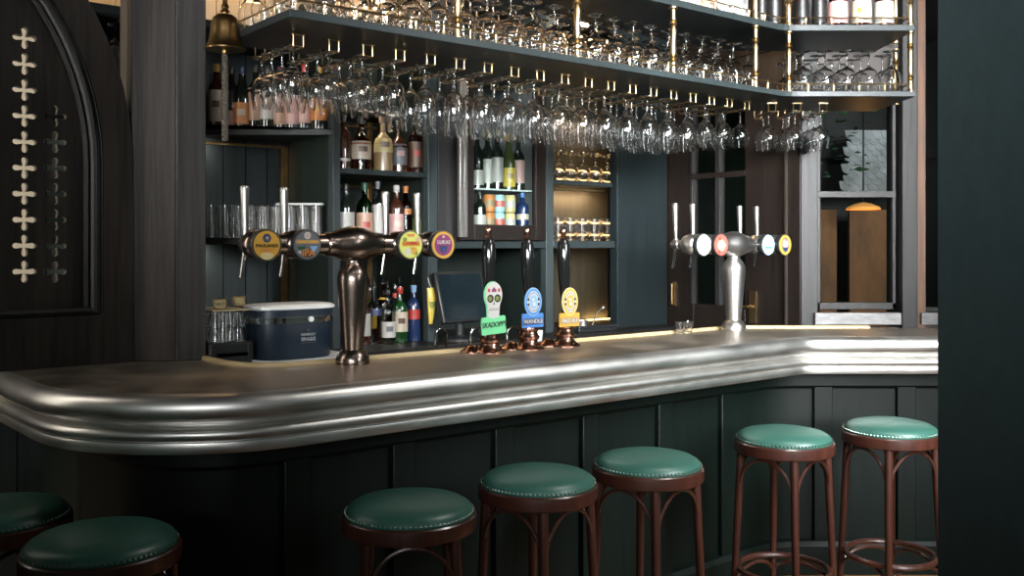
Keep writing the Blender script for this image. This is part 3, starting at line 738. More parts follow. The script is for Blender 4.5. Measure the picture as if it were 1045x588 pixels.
bottle('spirit', .20, wine_glass_dark, nb(489.5, 1.50, zf0), 'small dark bottle with white label in the fridge left of the cans', 'white', (.1, .4), 'black', 'bottle', rz=RT, scale=.85)
bottle('tall', .20, blue_bottle, nb(533, 1.50, zf0), 'blue glass bottle with pale label in the fridge right of the cans', 'cream', (.30, .45), 'blue', 'bottle', rz=RT, scale=1.0)
def can(loc, c1, c2, txt):
    t = thing('drink_can', txt, 'can', loc, RT, 'stacked cans in the fridge')
    MB().lathe([(.024, 0), (.030, .005), (.0315, .012), (.0315, .082), (.027, .090), (.0265, .093), (.024, .091)], 16).build('can_body', col(c1), t)
    MB().lathe([(.0318, .03), (.0318, .062)], 16, False).build('printed_band', col(c2), t)
    MB().lathe([(.0265, .0925), (.024, .0935), (.023, .0915), (1e-5, .0915)], 16).build('can_lid', steel, t)
for i, (x, ca, cb, cc) in enumerate(((499, 'orange', 'tan', 'copper coloured'), (509, 'skyblue', 'coral', 'pale blue and red'), (520, 'paleyellow', 'white', 'pale yellow'))):
    for j in range(2):
        can(nb(x, 1.50, zf0+0.0945*j), ca, cb, f'{cc} drink can in the fridge, {["lower", "upper"][j]} of two stacked cans')
# bottles on the upper gantry shelf
ZU = UZ+UT
row = [(693, .37, 'spirit', .28, amber_glass, 'white', 'black'), (707, .37, 'spirit', .28, rum_dark, 'cream', 'black'), (721, .37, 'spirit', .27, amber_glass, 'peach', 'gold'),
       (739, .37, 'spirit', .27, water_glass, 'white', 'black'), (754, .37, 'spirit', .27, water_glass, 'white', 'grey')]
dsc = ['amber bottle with white label, leftmost on the top gantry shelf', 'dark bottle with cream label second on the top gantry shelf', 'amber bottle with peach label third on the top gantry shelf',
       'clear bottle with white label left of the corner brass post, top gantry shelf', 'clear bottle with white label beside the corner brass post, top gantry shelf']
for (x, n, kd, H, m, lb, cp), tx in zip(row, dsc):
    bottle(kd, H, m, nb(x, n, ZU), tx, lb, (.05, .5), cp, 'bottle', 'bottles on the top gantry shelf', rz=RT, medal='grey' if lb == 'white' else None)
row = [(777, 'spirit', .27, rum_dark, 'black', 'dark brown bottle between the two corner brass posts, left one, top gantry shelf', .7), (790, 'spirit', .27, rum_dark, 'black', 'dark brown bottle between the two corner brass posts, right one, top gantry shelf', .9),
       (818, 'squat', .26, rum_dark, 'black', 'dark brown bottle right of the corner brass posts, top gantry shelf', .72), (836, 'bordeaux', .29, wine_glass_dark, 'black', 'black green bottle without pale label on the top gantry shelf', .9),
       (855, 'squat', .25, amber_glass, 'pink', 'amber bottle with big pale pink label on top gantry shelf right arm', .98), (879, 'squat', .26, amber_glass, 'cream', 'amber bottle with big cream label on top gantry shelf right arm', .98),
       (902, 'squat', .25, rum_dark, 'white', 'bottle with large white label nearest the right end of the top gantry shelf', .98)]
for (x, kd, H, m, lb, tx, sc) in row:
    Y = GY+0.105
    bottle(kd, H, m, (wx(x, Y), Y, ZU), tx, lb, (.08, .5), 'gold' if lb in ('red', 'cream') else 'black', 'bottle', 'bottles on the top gantry shelf', rz=-0.3, scale=sc, medal='gold' if lb == 'cream' else None)

# ------------------------------------------------------------------ glasses on the back bar shelves
def tumbler(H, r0, r1, seg=14, th=0.002):
    return MB().lathe([(1e-5, 0), (r0, 0), (r1, H), (r1-th, H), (r0-th, 0.008), (1e-5, 0.006)], seg, False)
tm = tumbler(0.150, 0.028, 0.034).build('highball_glass', clear_glass); meH = tm.data; bpy.data.objects.remove(tm)
tm = tumbler(0.128, 0.031, 0.037).build('tumbler', clear_glass); meT = tm.data; bpy.data.objects.remove(tm)
tm = tumbler(0.055, 0.018, 0.023).build('shot_glass', clear_glass); meS = tm.data; bpy.data.objects.remove(tm)
tm = tumbler(0.055, 0.021, 0.0285).build('small_glass', clear_glass); meR = tm.data; bpy.data.objects.remove(tm)
mg = goblet(0.165, 0.038, 0.031, 0.033, 0.06).build('g', clear_glass); meG = mg.data; bpy.data.objects.remove(mg)
def put(name, me, loc, label, cat, group, flip=False):
    o = bpy.data.objects.new(name, me); C.objects.link(o); o.location = loc
    if flip: o.rotation_euler = (PI, 0, random.random())
    return tag(o, label, cat, group)
for k in range(2):
    for i in range(9):
        Y = ys+0.045+0.075*k; x = 214+13.6*i+k*4
        if k == 1 and UN((wx(x, Y), Y))[1] > NB-0.075: continue
        put('highball_glass', meH, (wx(x, Y), Y, zs2+0.150), f'upturned highball glass on the left corner shelf, {["front", "rear"][k]} row, {ORD[i]} from the left', 'glass', 'highball glasses on the corner shelf', True)
tr = MB().prism([(wx(283, ys+.05), ys+.02), (wx(330, ys+.05), ys+.02), (wx(330, ys+.05), ys+.13), (wx(283, ys+.05), ys+.13)], zs2+0.1512, zs2+0.160).build('serving_tray', P('tray_plastic', (.45, .47, .46), .3), None, bevel=0.002)
tag(tr, 'flat pale tray lying on the upturned highball glasses of the corner shelf', 'tray')
for k in range(2):
    for i in range(5):
        x = 570.5+12.3*i
        put('stemmed_glass', meG, nb(x, 1.52+0.085*k, zg+0.165), f'small upturned stemmed glass on the lit right bay upper shelf, {["front", "rear"][k]} row, {ORD[i]} from left', 'glass', 'stemmed glasses in the lit right bay', True)
for k in range(2):
    for i in range(5):
        x = 571+12.2*i
        put('tumbler', meT, nb(x, 1.51+0.09*k, zr1+0.13*0), f'short tumbler on the lit right bay lower shelf, {["front", "rear"][k]} row, {ORD[i]} from left', 'glass', 'tumblers in the lit right bay')
# glimpse between screen and post: rack with hanging glasses
for k in range(3):
    q = W(un(117+4*k, 1.62), 1.62-0.09*k, 2.40)
    o = upside(q, 0, meA); tag(o, f'wine glass hanging in the gap between pierced screen and post, {["left", "middle", "right"][k]} one', 'wine glass', 'wine glasses behind the screen')
mb = MB()
for k in range(3):
    pass

# ------------------------------------------------------------------ beer towers
def disc(mb, cx, cz, r, y0, y1, seg=28, rz=None):
    return mb.at(FaceM(cx, y0, cz)).lathe([(r, 0), (r, y0-y1)], seg)
def badge(parent, cx, cy, cz, spec, r=0.05):
    """round lens facing the customers"""
    mb = MB().at(FaceM(cx, cy, cz))
    mb.lathe([(r*0.5, -0.045), (r*0.94, -0.03), (r*1.03, -0.008), (r*1.03, 0.0), (r*0.98, 0.004), (r*0.93, 0.004)], 32)
    b = mb.build('badge', black_plastic, parent)
    yf = cy-0.0045
    def dsk(name, m, dx, dz, rr, lay, sx=1.0):
        mm = MB().at(Matrix.Translation((cx+dx, yf-0.0007*lay, cz+dz)) @ Matrix.Rotation(PI/2, 4, 'X') @ Matrix.Diagonal((sx, 1, 1, 1)))
        mm.lathe([(rr, -0.0006), (rr, 0.0)], 28); return mm.build(name, m, b)
    dsk('badge_rim', spec['rim'], 0, 0, r*.99, -1)
    for it in spec['items']:
        if it[0] == 'disc': dsk(it[1], it[2], it[3], it[4], it[5], it[6], it[7] if len(it) > 7 else 1.0)
        elif it[0] == 'bar':
            _, nm, m, dx, dz, w, h, lay = it
            MB().box(cx+dx-w/2, cx+dx+w/2, yf-0.0007*lay-0.0006, yf-0.0007*lay, cz+dz-h/2, cz+dz+h/2).build(nm, m, b)
        elif it[0] == 'tri':
            _, nm, m, pts, lay = it
            MB().at(Matrix.Translation((cx, yf-0.0007*lay, cz)) @ Matrix.Rotation(PI/2, 4, 'X')).prism(pts, -0.0006, 0.0).build(nm, m, b)
        elif it[0] == 'text':
            _, s_, size, m, dx, dz, lay, sx = it[:8]
            text(s_, 'lettering', size, m, b, (cx+dx, yf-0.0007*lay-0.0006, cz+dz), sx=sx)
    return b
def tower(label, u, n, metal, specs, offs_, ar, loc_h=1.1):
    t = thing('beer_tower', label, 'beer tower', W(u, n, loc_h), TH, 'beer towers on the counter')
    MB().lathe([(.056, 0), (.0575, .005), (.0575, .014), (.054, .027), (.046, .040), (.037, .049)], 32).build('foot', metal, t)
    MB().lathe([(.034, .047), (.036, .07), (.0415, .13), (.0475, .20), (.052, .255), (.0535, .28), (.052, .300), (.043, .320), (.032, .332), (.0285, .340), (.0285, .355)], 32).build('column', metal, t)
    zc = 0.402
    MX = Matrix.Translation((0, 0, zc)) @ Matrix.Rotation(PI/2, 4, 'Y')
    MB().at(MX).lathe([(.0365, -.105), (.0405, -.100), (.0415, -.082), (.047, -.062), (.056, -.036), (.0605, -.015), (.0615, 0), (.0605, .015), (.056, .036), (.047, .062), (.0415, .082), (.0405, .100), (.0365, .105)], 28).build('barrel', metal, t)
    for s_ in (-1, 1):
        M2 = Matrix.Translation((0, 0, zc)) @ Matrix.Rotation(s_*PI/2, 4, 'Y')
        k_ = abs(offs_[0])/.335 if s_ < 0 else offs_[3]/.329
        M2 = M2 @ Matrix.Translation((0, 0, .10*(1-k_))) @ Matrix.Diagonal((1, 1, k_, 1))
        MB().at(M2).lathe([(ar, .10), (ar, .140), (.043, .152), (.045, .165), (.045, .230), (.041, .242), (ar, .250), (ar, .280), (.043, .292), (.045, .305), (.045, .350), (.040, .370), (.026, .384), (1e-5, .390)], 24).build('arm', metal, t)
    for off, spec in zip(offs_, specs):
        badge(t, off, -0.055, zc-0.002, spec)
        MB().at(Matrix.Translation((off, 0.0, zc)) @ Matrix.Rotation(-PI/2, 4, 'X')).lathe([(.018, .03), (.018, .08), (.022, .085), (.022, .115), (.015, .125), (1e-5, .127)], 14).at(Matrix.Identity(4)).lathe([(.010, zc-.02), (.013, zc), (.013, zc+.022), (.009, zc+.03)], 12, True, off, .105).build('tap_body', metal, t)
        hh = MB().at(Matrix.Translation((off, .105, zc+.028)) @ Matrix.Rotation(-0.03, 4, 'X'))
        hh.lathe([(.0075, 0), (.0085, .01), (.0105, .05), (.0145, .148), (.0148, .156), (.012, .161), (1e-5, .163)], 14)
        hh.build('tap_handle', steel, t)
        MB().tube([(off, .105, zc-.01), (off-.002, .108, zc-.04), (off-.006, .113, zc-.085), (off-.009, .115, zc-.108)], .0065, 8).build('tap_spout', chrome, t)
    return t
G, DB = col('gold'), col('navy')
sp1 = {'rim': col('paleyellow'), 'items': [('disc', 'badge_face', col('gold'), 0, 0, .044, 0), ('disc', 'emblem', col('navy'), 0, .021, .0135, 1), ('disc', 'emblem', col('grey'), 0, .0195, .008, 2), ('disc', 'emblem', col('peach'), .001, .022, .004, 3),
    ('disc', 'lower_band', col('paleyellow'), 0, -.034, .0125, 1, 1.7), ('text', 'PAULANER', .0155, col('black'), 0, -.003, 2, .98), ('bar', 'print_line', col('orange'), 0, -.0145, .048, .0045, 2), ('bar', 'print_line', col('orange'), 0, -.021, .038, .0035, 2)]}
sp2 = {'rim': P('badge_rim', (.35, .34, .32), .3, metal=1.0), 'items': [('disc', 'badge_face', col('grey'), 0, 0, .046, 0), ('bar', 'name_band', col('tan'), 0, .010, .084, .013, 1), ('disc', 'emblem', col('white'), 0, .030, .0115, 1), ('disc', 'emblem', col('coral'), 0, .030, .005, 2), ('disc', 'emblem', col('white'), 0, .030, .003, 3),
    ('tri', 'emblem', col('dgreen'), [(-.036, -.006), (-.005, -.004), (-.020, -.026)], 1), ('tri', 'emblem', col('lightblue'), [(.036, -.004), (.008, -.004), (.022, -.024)], 1), ('tri', 'emblem', col('white'), [(-.034, -.022), (-.020, -.014), (-.022, -.030)], 1),
    ('disc', 'emblem', col('brown'), 0, -.027, .0135, 1, 1.5), ('text', 'IPA', .030, col('orange'), .002, -.026, 3, 1.05), ('bar', 'print_line', col('gold'), -.019, .010, .032, .006, 2), ('bar', 'print_line', col('gold'), .019, .010, .032, .006, 2)]}
sp3 = {'rim': col('paleyellow'), 'items': [('disc', 'badge_face', col('lime'), 0, 0, .046, 0), ('tri', 'emblem', col('orange'), [(-.018, .038), (.018, .038), (.012, .028), (-.012, .028)], 1), ('disc', 'emblem', col('olive'), -.024, .018, .008, 1), ('disc', 'emblem', col('peach'), .030, .018, .010, 1), ('disc', 'emblem', col('white'), -.012, -.024, .012, 1), ('disc', 'emblem', col('gold'), .015, -.022, .013, 1), ('disc', 'emblem', col('olive'), .022, -.030, .006, 2),
    ('bar', 'name_band', col('gold'), 0, .004, .072, .017, 2), ('text', 'GAMMA', .0185, col('red'), 0, .005, 4, 1.0), ('text', 'RAY', .011, col('orange'), .006, -.011, 4, 1.0)]}
sp4 = {'rim': col('paleyellow'), 'items': [('disc', 'badge_ring', col('gold'), 0, 0, .047, 0), ('disc', 'badge_face', col('purple'), 0, 0, .038, 1), ('disc', 'emblem', col('pink'), 0, .029, .005, 2), ('text', 'LUKAS', .0185, col('white'), 0, .009, 3, 1.0), ('tri', 'emblem', col('navy'), [(-.018, -.004), (.018, -.004), (.014, -.020), (0, -.031), (-.014, -.020)], 2), ('tri', 'emblem', col('lightblue'), [(-.003, -.026), (.006, -.010), (.001, -.018)], 3)]}
tower('bronze T shaped beer tower near left end of the bar, beside the navy cooler', -0.705, 0.405, bronze, [sp1, sp2, sp3, sp4], (-0.335, -0.197, 0.193, 0.329), .0345)
q1 = {'rim': col('grey'), 'items': [('disc', 'badge_face', col('white'), 0, 0, .047, 0)]}
q2 = {'rim': col('coral'), 'items': [('disc', 'badge_face', col('coral'), 0, 0, .047, 0), ('disc', 'emblem', col('peach'), 0, -.002, .027, 1), ('disc', 'emblem', col('red'), -.008, .026, .007, 1), ('bar', 'print_line', col('cream'), .004, -.002, .05, .012, 2), ('disc', 'emblem', col('red'), -.012, -.03, .007, 2)]}
q3 = {'rim': col('grey'), 'items': [('disc', 'badge_face', col('skyblue'), 0, 0, .047, 0), ('disc', 'emblem', col('pink'), .006, .022, .012, 1), ('bar', 'print_line', col('teal'), .0, -.013, .055, .008, 2), ('disc', 'emblem', col('white'), -.006, .01, .01, 2)]}
q4 = {'rim': col('paleyellow'), 'items': [('disc', 'badge_ring', col('gold'), 0, 0, .047, 0), ('disc', 'badge_face', col('grey'), 0, 0, .036, 1, .78), ('disc', 'emblem', col('pink'), 0, .006, .022, 2), ('tri', 'emblem', col('navy'), [(-.018, -.012), (.018, -.012), (.012, -.026), (0, -.034), (-.012, -.026)], 3), ('disc', 'emblem', col('purple'), .004, .024, .006, 3)]}
tower('steel T shaped beer tower at the bend of the bar before the glazed door', 1.303, 0.395, steel, [q1, q2, q3, q4], (-0.283, -0.163, 0.185, 0.318), .026)

# ------------------------------------------------------------------ hand pumps
def pump(label, u, n, lean=0.0):
    t = thing('hand_pump', label, 'beer pump', W(u, n, 1.1), TH, 'hand pumps on the counter')
    MB().lathe([(.062, 0), (.062, .004), (.055, .008), (.046, .014), (.036, .026), (.034, .034), (.041, .040), (.043, .048), (.036, .056), (.033, .066), (.040, .074), (.041, .084), (.034, .098), (.024, .108), (.016, .114), (.010, .12)], 28).build('pump_base', copper, t)
    MB().lathe([(.046, 0), (.046, .004), (.038, .009), (.028, .016), (.022, .022), (.014, .027), (1e-5, .029)], 20, True, -.050, .045).build('side_flange', copper, t)
    L = Matrix.Translation((0, 0, .115)) @ Matrix.Rotation(-0.03+lean, 4, 'X')
    MB().at(L).lathe([(.010, 0), (.012, .01), (.012, .05), (.014, .07)], 16).build('handle_ferrule', copper, t)
    MB().at(L).lathe([(.014, .065), (.018, .09), (.0225, .14), (.026, .20), (.0275, .25), (.025, .285), (.017, .305), (.012, .312)], 24).build('handle_grip', black_gloss, t)
    MB().at(L).lathe([(.014, .310), (.015, .314), (.009, .320), (.012, .330), (.0145, .338), (.012, .347), (.005, .352), (1e-5, .353)], 18).build('handle_finial', copper, t)
    return t
pumps = [('left hand pump with black handle behind the white skull clip', 500, 360), ('middle hand pump with black handle behind the blue oval clip', 539.5, 356.5), ('right hand pump with black handle behind the yellow oval clip', 576.5, 353.5)]
roots = []
for tx, x, y in pumps:
    n_ = 0.385; u_ = un(x, n_)
    roots.append((pump(tx, u_, n_), u_, n_))
def plate_pts(w, h, r, k=4):
    pts = []
    for cx, cy, a in ((w/2-r, h/2-r, 0), (-w/2+r, h/2-r, PI/2), (-w/2+r, -h/2+r, PI), (w/2-r, -h/2+r, 1.5*PI)):
        for i in range(k+1): pts.append((cx+r*math.cos(a+PI/2*i/k), cy+r*math.sin(a+PI/2*i/k)))
    return pts
def clip_on(i, x, zrow_top, zrow_mid, zrow_bot, kind):
    root, u_, n_ = roots[i]
    nc = n_-0.055
    uc = un(x, nc)
    top_, mid_, bot_ = (zn(x, r, nc) for r in (zrow_top, zrow_mid, zrow_bot))
    cx = uc-u_; cy = -0.055
    def FM(lay, zc, rot=0.0): return Matrix.Translation((cx, cy-0.0012*lay, zc-1.1)) @ Matrix.Rotation(PI/2, 4, 'X') @ Matrix.Rotation(rot, 4, 'Z')
    zb_c = (mid_+bot_)/2; hb = mid_-bot_
    clip = None
    def lay(name, m, pts, layer, zc, th=0.0012, rot=0.0, par=None): return MB().at(FM(layer, zc, rot)).prism(pts, 0, th).build(name, m, par or root)
    def ell(rx, rz, k=28, ox=0, oz=0): return [(ox+rx*math.cos(2*PI*j/k), oz+rz*math.sin(2*PI*j/k)) for j in range(k)]
    MB().tube([(0, -.02, zb_c-1.1-.0), (cx, cy+.004, zb_c-1.1)], .006, 8).build('clip_bracket', copper, root)
    if kind == 'skull':
        zc = (top_+mid_)/2; hh = top_-mid_
        clip = lay('pump_clip', col('green'), plate_pts(.112, hb*1.0, .007), 0, zb_c, .006, rot=.05)
        pts = []
        for j in range(29):
            a = math.radians(-40+260*j/28); pts.append((.0385*math.cos(a), .012+.048*math.sin(a)))
        pts += [(-.027, -.030), (-.025, -.066), (-.012, -.072), (.012, -.072), (.025, -.066), (.027, -.030)]
        lay('skull_plate', col('white'), pts, 1, zc+.004, .005, par=clip)
        lay('skull_edge', col('green'), [(p[0]*1.06-.0035, p[1]*1.045) for p in pts], 0.5, zc+.004, .003, par=clip)
        zz = zc+.004
        for sx in (-1, 1):
            lay('eye', col('black'), ell(.0145, .0150, 20, sx*.0165, .0), 5.4, zz, .001, par=clip)
            lay('eye', col('olive'), ell(.0085, .0085, 16, sx*.0165-.002, .0), 6.2, zz, .001, par=clip)
            lay('painted_flower', col('red'), ell(.0055, .0075, 10, sx*.023, .030), 5.4, zz, .001, par=clip)
        lay('painted_flower', col('purple'), [(-.010, .024), (.010, .024), (.011, .031), (.0, .042), (-.011, .031)], 5.4, zz, .001, par=clip)
        lay('nose', col('grey'), [(0, -.012), (.005, -.022), (-.005, -.022)], 5.4, zz, .001, par=clip)
        for j in range(5): lay('teeth', col('grey'), [(-.018+.009*j-.0006, -.046), (-.018+.009*j+.0006, -.046), (-.018+.009*j+.0006, -.034), (-.018+.009*j-.0006, -.034)], 5.4, zz, .001, par=clip)
        lay('teeth', col('grey'), [(-.022, -.0405), (.022, -.0405), (.022, -.0395), (-.022, -.0395)], 5.4, zz, .001, par=clip)
        text('SKADOPPY', 'lettering', .027, col('black'), clip, (cx, cy-.0085, zb_c-1.1+.002), shear=.3, sx=.86, rot=.05)
    else:
        c1, c2, c3, wd = {'blue': ('lightblue', 'blue', 'navy', 'WANDLE'), 'yellow': ('paleyellow', 'gold', 'tan', 'PALE ALE')}[kind]
        zc = (top_+mid_)/2-.004; rz_ = (top_-mid_)/2+.006; rx_ = .0415
        clip = lay('pump_clip', col(c2), plate_pts(.104, hb*1.02, .003), 0, zb_c, .005)
        lay('oval_plate', col(c1), ell(rx_, rz_), 2, zc, .005, par=clip)
        lay('oval_ring', col('blue' if kind == 'blue' else 'gold'), ell(rx_*.90, rz_*.92), 5.4, zc, .001, par=clip)
        lay('oval_ring', col('white'), ell(rx_*.74, rz_*.76), 6.2, zc, .001, par=clip)
        lay('oval_face', col('lightblue' if kind == 'blue' else 'gold'), ell(rx_*.46, rz_*.50), 7.0, zc, .001, par=clip)
        for sx in (-1, 1):
            for sz in (-1, 1):
                lay('emblem', col('black'), ell(.005, .0055, 10, sx*rx_*.60, sz*.009), 7.0, zc, .001, par=clip)
        lay('emblem', col('white'), ell(.009, .008, 14, .002, -.008), 7.8, zc, .001, par=clip)
        lay('emblem', col('white'), ell(.007, .006, 14, -.002, .009), 7.8, zc, .001, par=clip)
        for sz in (1, -1):
            for j in range(9):
                a = math.radians(sz*(30+15*j))
                lay('print_mark', col(c3 if kind == 'blue' else 'brown'), ell(.0018, .0034, 6, rx_*.63*math.cos(a), rz_*.63*math.sin(a)), 7.0, zc, .0008, par=clip)
        lay('name_panel', col(c3), [(-.048, -.014), (.048, -.014), (.048, .010), (-.048, .010)], 5.0 if False else 4.4, zb_c-.002, .0008, par=clip)
        text(wd, 'lettering', .0225 if kind == 'blue' else .0205, col('white'), clip, (cx, cy-.0075, zb_c-1.1-.004), sx=.98)
    return clip
clip_on(0, 503, 288.5, 323, 341, 'skull')
clip_on(1, 543, 294, 320, 334, 'blue')
clip_on(2, 580.5, 294, 319.5, 333, 'yellow')

# ------------------------------------------------------------------ bar stools
def stool(label, loc, rz, group='green leather bar stools'):
    t = thing('bar_stool', label, 'bar stool', loc, rz, group)
    MB().lathe([(.171, .766), (.176, .770), (.176, .774), (.1725, .777), (.1715, .780), (.167, .789), (.150, .799), (.11, .808), (.06, .8125), (1e-5, .814)], 48).build('seat_cushion', leather, t)
    MB().lathe([(.150, .722), (.180, .726), (.184, .730), (.185, .748), (.184, .765), (.180, .769), (.150, .769)], 48).build('seat_ring', bentwood, t)
    m_ = MB()
    for i in range(84):
        a = 2*PI*i/84
        m_.ball((.1745*math.cos(a), .1745*math.sin(a), .7765), .0034, 6, 4)
    m_.build('nail_trim', stud, t)
    def P4(a, r, z): return (r*math.cos(a), r*math.sin(a), z)
    lr = lambda z: lerp(.196, .158, z/.75)
    for q in range(4):
        a = q*PI/2
        MB().tube([P4(a, lr(0), 0), P4(a, lr(.3), .3), P4(a, lr(.55), .55), P4(a, lr(.73), .735)], [.0120, .0132, .0145, .0155], 12).build('leg', bentwood, t)
        # bentwood arch between neighbouring legs
        a2 = a+PI/2
        A = Vector(P4(a, lr(.56), .56)); B = Vector(P4(a2, lr(.56), .56))
        pts = []
        for i in range(21):
            f_ = i/20; s_ = max(0.0, math.sin(PI*f_))
            q_ = A.lerp(B, 0.5-0.43*math.cos(PI*f_)/(0.12*s_+0.88)); q_.z = .555+.155*s_**.8
            k_ = 1.0+.10*s_; q_.x *= k_; q_.y *= k_
            pts.append(q_)
        MB().tube(pts, .0064, 8).build('brace_arch', bentwood, t)
        A = Vector(P4(a, lr(.16), .17)); B = Vector(P4(a2, lr(.16), .17)); pts = []
        for i in range(15):
            f_ = i/14; s_ = math.sin(PI*f_)
            q_ = A.lerp(B, 0.5-0.5*math.cos(PI*f_)); q_.z = .17+.105*(max(0, s_)**.6)
            pts.append(q_)
        MB().tube(pts, .007, 8).build('foot_brace', bentwood, t)
    MB().tube([P4(2*PI*i/40, .166, .285) for i in range(40)], .0115, 10, closed=True).build('foot_ring', bentwood, t)
    return t
def sp_(x, y, z=.772):
    Y = (HC-z)*F/(y-HY); return ((x-CX)*Y/F, Y, 0)
st_list = [
 (104, 556, 0.5, 'green leather bar stool in the dark left foreground, cropped by the bottom edge'),
 (-2, 527, 0.1, 'unlit green bar stool at the far left edge below the counter corner'),
 (418, 521.5, 0.95, 'green leather bar stool in front of the bar between left tower and first pump'),
 (549, 492, -1.50, 'green leather bar stool in front of the bar below the right hand pump'),
 (661, 474, -1.56, 'green leather bar stool at mid counter, third from the dark pillar'),
 (800, 448, -1.62, 'green leather bar stool second from the dark pillar, foot ring in view'),
 (908.5, 439, -1.98, 'brightest green leather bar stool right beside the dark pillar')]
first = stool(st_list[0][3], sp_(*st_list[0][:2]), st_list[0][2])
for x, y, rz, tx in st_list[1:]:
    o = dup(first, loc=sp_(x, y), rz=rz); o['label'] = tx
o = dup(first, loc=(2.24, 5.12, 0), rz=0.4); o['label'] = 'shadowed bar stool beyond the end of the counter, almost hidden by the pillar'

# ------------------------------------------------------------------ bell with rope
uB, nB = -1.095, 0.54
pb = W(uB, nB, 2.128)
bl = thing('brass_bell', 'brass ship bell hanging beside the left end of the gantry', 'bell', pb, TH)
MB().lathe([(.064, 0), (.065, .004), (.058, .014), (.050, .034), (.046, .062), (.0435, .085), (.038, .102), (.026, .113), (.010, .117), (.010, .121), (1e-5, .122)], 36).build('bell_body', old_brass, bl)
MB().lathe([(1e-5, -.016), (.010, -.010), (.011, -.002), (.004, .006), (.004, .05)], 12).build('clapper', old_brass, bl)
MB().lathe([(.010, .120), (.016, .124), (.009, .132), (.013, .140), (.008, .150), (.008, .175)], 14).tube([(0, 0, .17), (0, 0, .195), (0.03, 0, .21), (.086, 0, .215)], .007, 8).build('bell_bracket', old_brass, bl)
MB().box(.084, .092, -.014, .014, .185, .24).build('bracket_plate', old_brass, bl)
rp = MB()
zr_ = [(-.018)-.0105*i for i in range(27)]
rp.tube([(.0, .0, -.012), (.0, .0, zr_[-1])], .0055, 6)
for sgn in (0, 1, 2):
    rp.tube([(.0065*math.cos(i*1.0+sgn*2.09), .0065*math.sin(i*1.0+sgn*2.09), -.016-.0052*i) for i in range(54)], .0052, 6)
ro = rp.build('bell_rope', rope_mat, bl)

# ------------------------------------------------------------------ things behind the bar on the left
zsv = 1.075
cn = 0.84
cu0, cu1 = un(263.5, cn-0.04), un(346, cn-0.04)
cuc = (cu0+cu1)/2; cw = (cu1-cu0)
ct = thing('serving_tray', 'white rimmed tray under the navy drinks cooler', 'tray', W(cuc, cn+.04, zsv), TH)
def sq(w, d, e=3.2, k=40, ox=0, oy=0):
    pts = []
    for j in range(k):
        a = 2*PI*j/k; c, s_ = math.cos(a), math.sin(a)
        pts.append((ox+w*math.copysign(abs(c)**(2/e), c), oy+d*math.copysign(abs(s_)**(2/e), s_)))
    return pts
def loft(secs, name, mat, parent, cap=True):
    vs = []; fs = []; n = len(secs[0][0])
    for pts, z in secs: vs += [(p[0], p[1], z) for p in pts]
    for i in range(len(secs)-1):
        for j in range(n): fs.append((i*n+j, i*n+(j+1) % n, (i+1)*n+(j+1) % n, (i+1)*n+j))
    if cap: fs.append(tuple(range(n-1, -1, -1))); fs.append(tuple((len(secs)-1)*n+j for j in range(n)))
    return MB().add(vs, fs).build(name, mat, parent)
loft([(sq(cw*.55, .15), .0), (sq(cw*.57, .165), .006), (sq(cw*.58, .17), .014), (sq(cw*.57, .165), .0135), (sq(cw*.54, .145), .005)], 'tray_body', white, ct)
cl = thing('drinks_cooler', 'navy oval drinks cooler with white lid and chrome band behind the counter', 'cooler', W(cuc, cn+.045, zsv+.0055), TH)
hz_ = zn(300, 309.5, cn)-zsv-.006
a, b = cw*.5, .105
loft([(sq(a*.90, b*.88), 0), (sq(a*.93, b*.92), .01), (sq(a*.985, b*.98), hz_*.66), (sq(a*.985, b*.98), hz_*.90)], 'cooler_body', navy, cl)
loft([(sq(a*.995, b*.99), hz_*.66), (sq(a*1.0, b*1.0), hz_*.665), (sq(a*1.0, b*1.0), hz_*.765), (sq(a*.995, b*.99), hz_*.77)], 'chrome_band', chrome, cl)
loft([(sq(a*1.0, b*1.0), hz_*.90), (sq(a*1.02, b*1.03), hz_*.915), (sq(a*1.02, b*1.03), hz_*.95), (sq(a*.95, b*.93), hz_*.985), (sq(a*.6, b*.55), hz_*1.0)], 'lid', bright_white, cl)
body = [o for o in cl.children if o.name.startswith('cooler_body')][0]
pl = MB().at(Matrix.Translation((a*.30, 0, 0)))
text('RAMSBURY', 'lettering', .013, col('silver'), body, (a*.16, -b*.975, hz_*.44), sx=.9, depth=.0035)
text('SINGLE', 'lettering', .018, col('silver'), body, (a*.16, -b*.972, hz_*.355), sx=1.0, depth=.0035)
MB().box(a*.16-.030, a*.16+.030, -b*.985, -b*.95, hz_*.285, hz_*.295).build('print_line', col('grey'), body)
MB().at(FaceM(a*.16, -b*.965, hz_*.52)).lathe([(.005, -.002), (.005, .004)], 12).build('emblem', col('grey'), body)
MB().at(FaceM(a*.22, -b*1.0, hz_*.72)).lathe([(.010, -.006), (.010, .004)], 14).build('band_clasp', bright_white, cl)
# black glass rack with small upturned glasses
rn = 0.93
ru0, ru1 = -1.035, un(256, rn-.1)
ruc = (ru0+ru1)/2; rw = (ru1-ru0)/2
rk = thing('glass_rack', 'black glass washer rack at the left end behind the counter', 'glass rack', W(ruc, rn, zsv), TH)
rh = .075
m_ = MB().box(-rw, rw, -.115, .115, 0, .008)
m_.build('rack_base', black_plastic, rk)
for s_ in (-1, 1):
    MB().box(-rw, rw, s_*.115-.004, s_*.115+.004, 0, .03).box(-rw, rw, s_*.115-.004, s_*.115+.004, .042, rh).box(-rw, -rw+.02, s_*.115-.005, s_*.115+.005, .0, rh).box(rw-.02, rw, s_*.115-.005, s_*.115+.005, 0, rh).build('rack_side', black_plastic, rk, bevel=.002)
    MB().box(s_*rw-.004, s_*rw+.004, -.115, .115, 0, rh).build('rack_side', black_plastic, rk, bevel=.002)
MB().box(-rw, rw, -.115, .115, rh, rh+.005).build('rack_grid', black_plastic, rk)
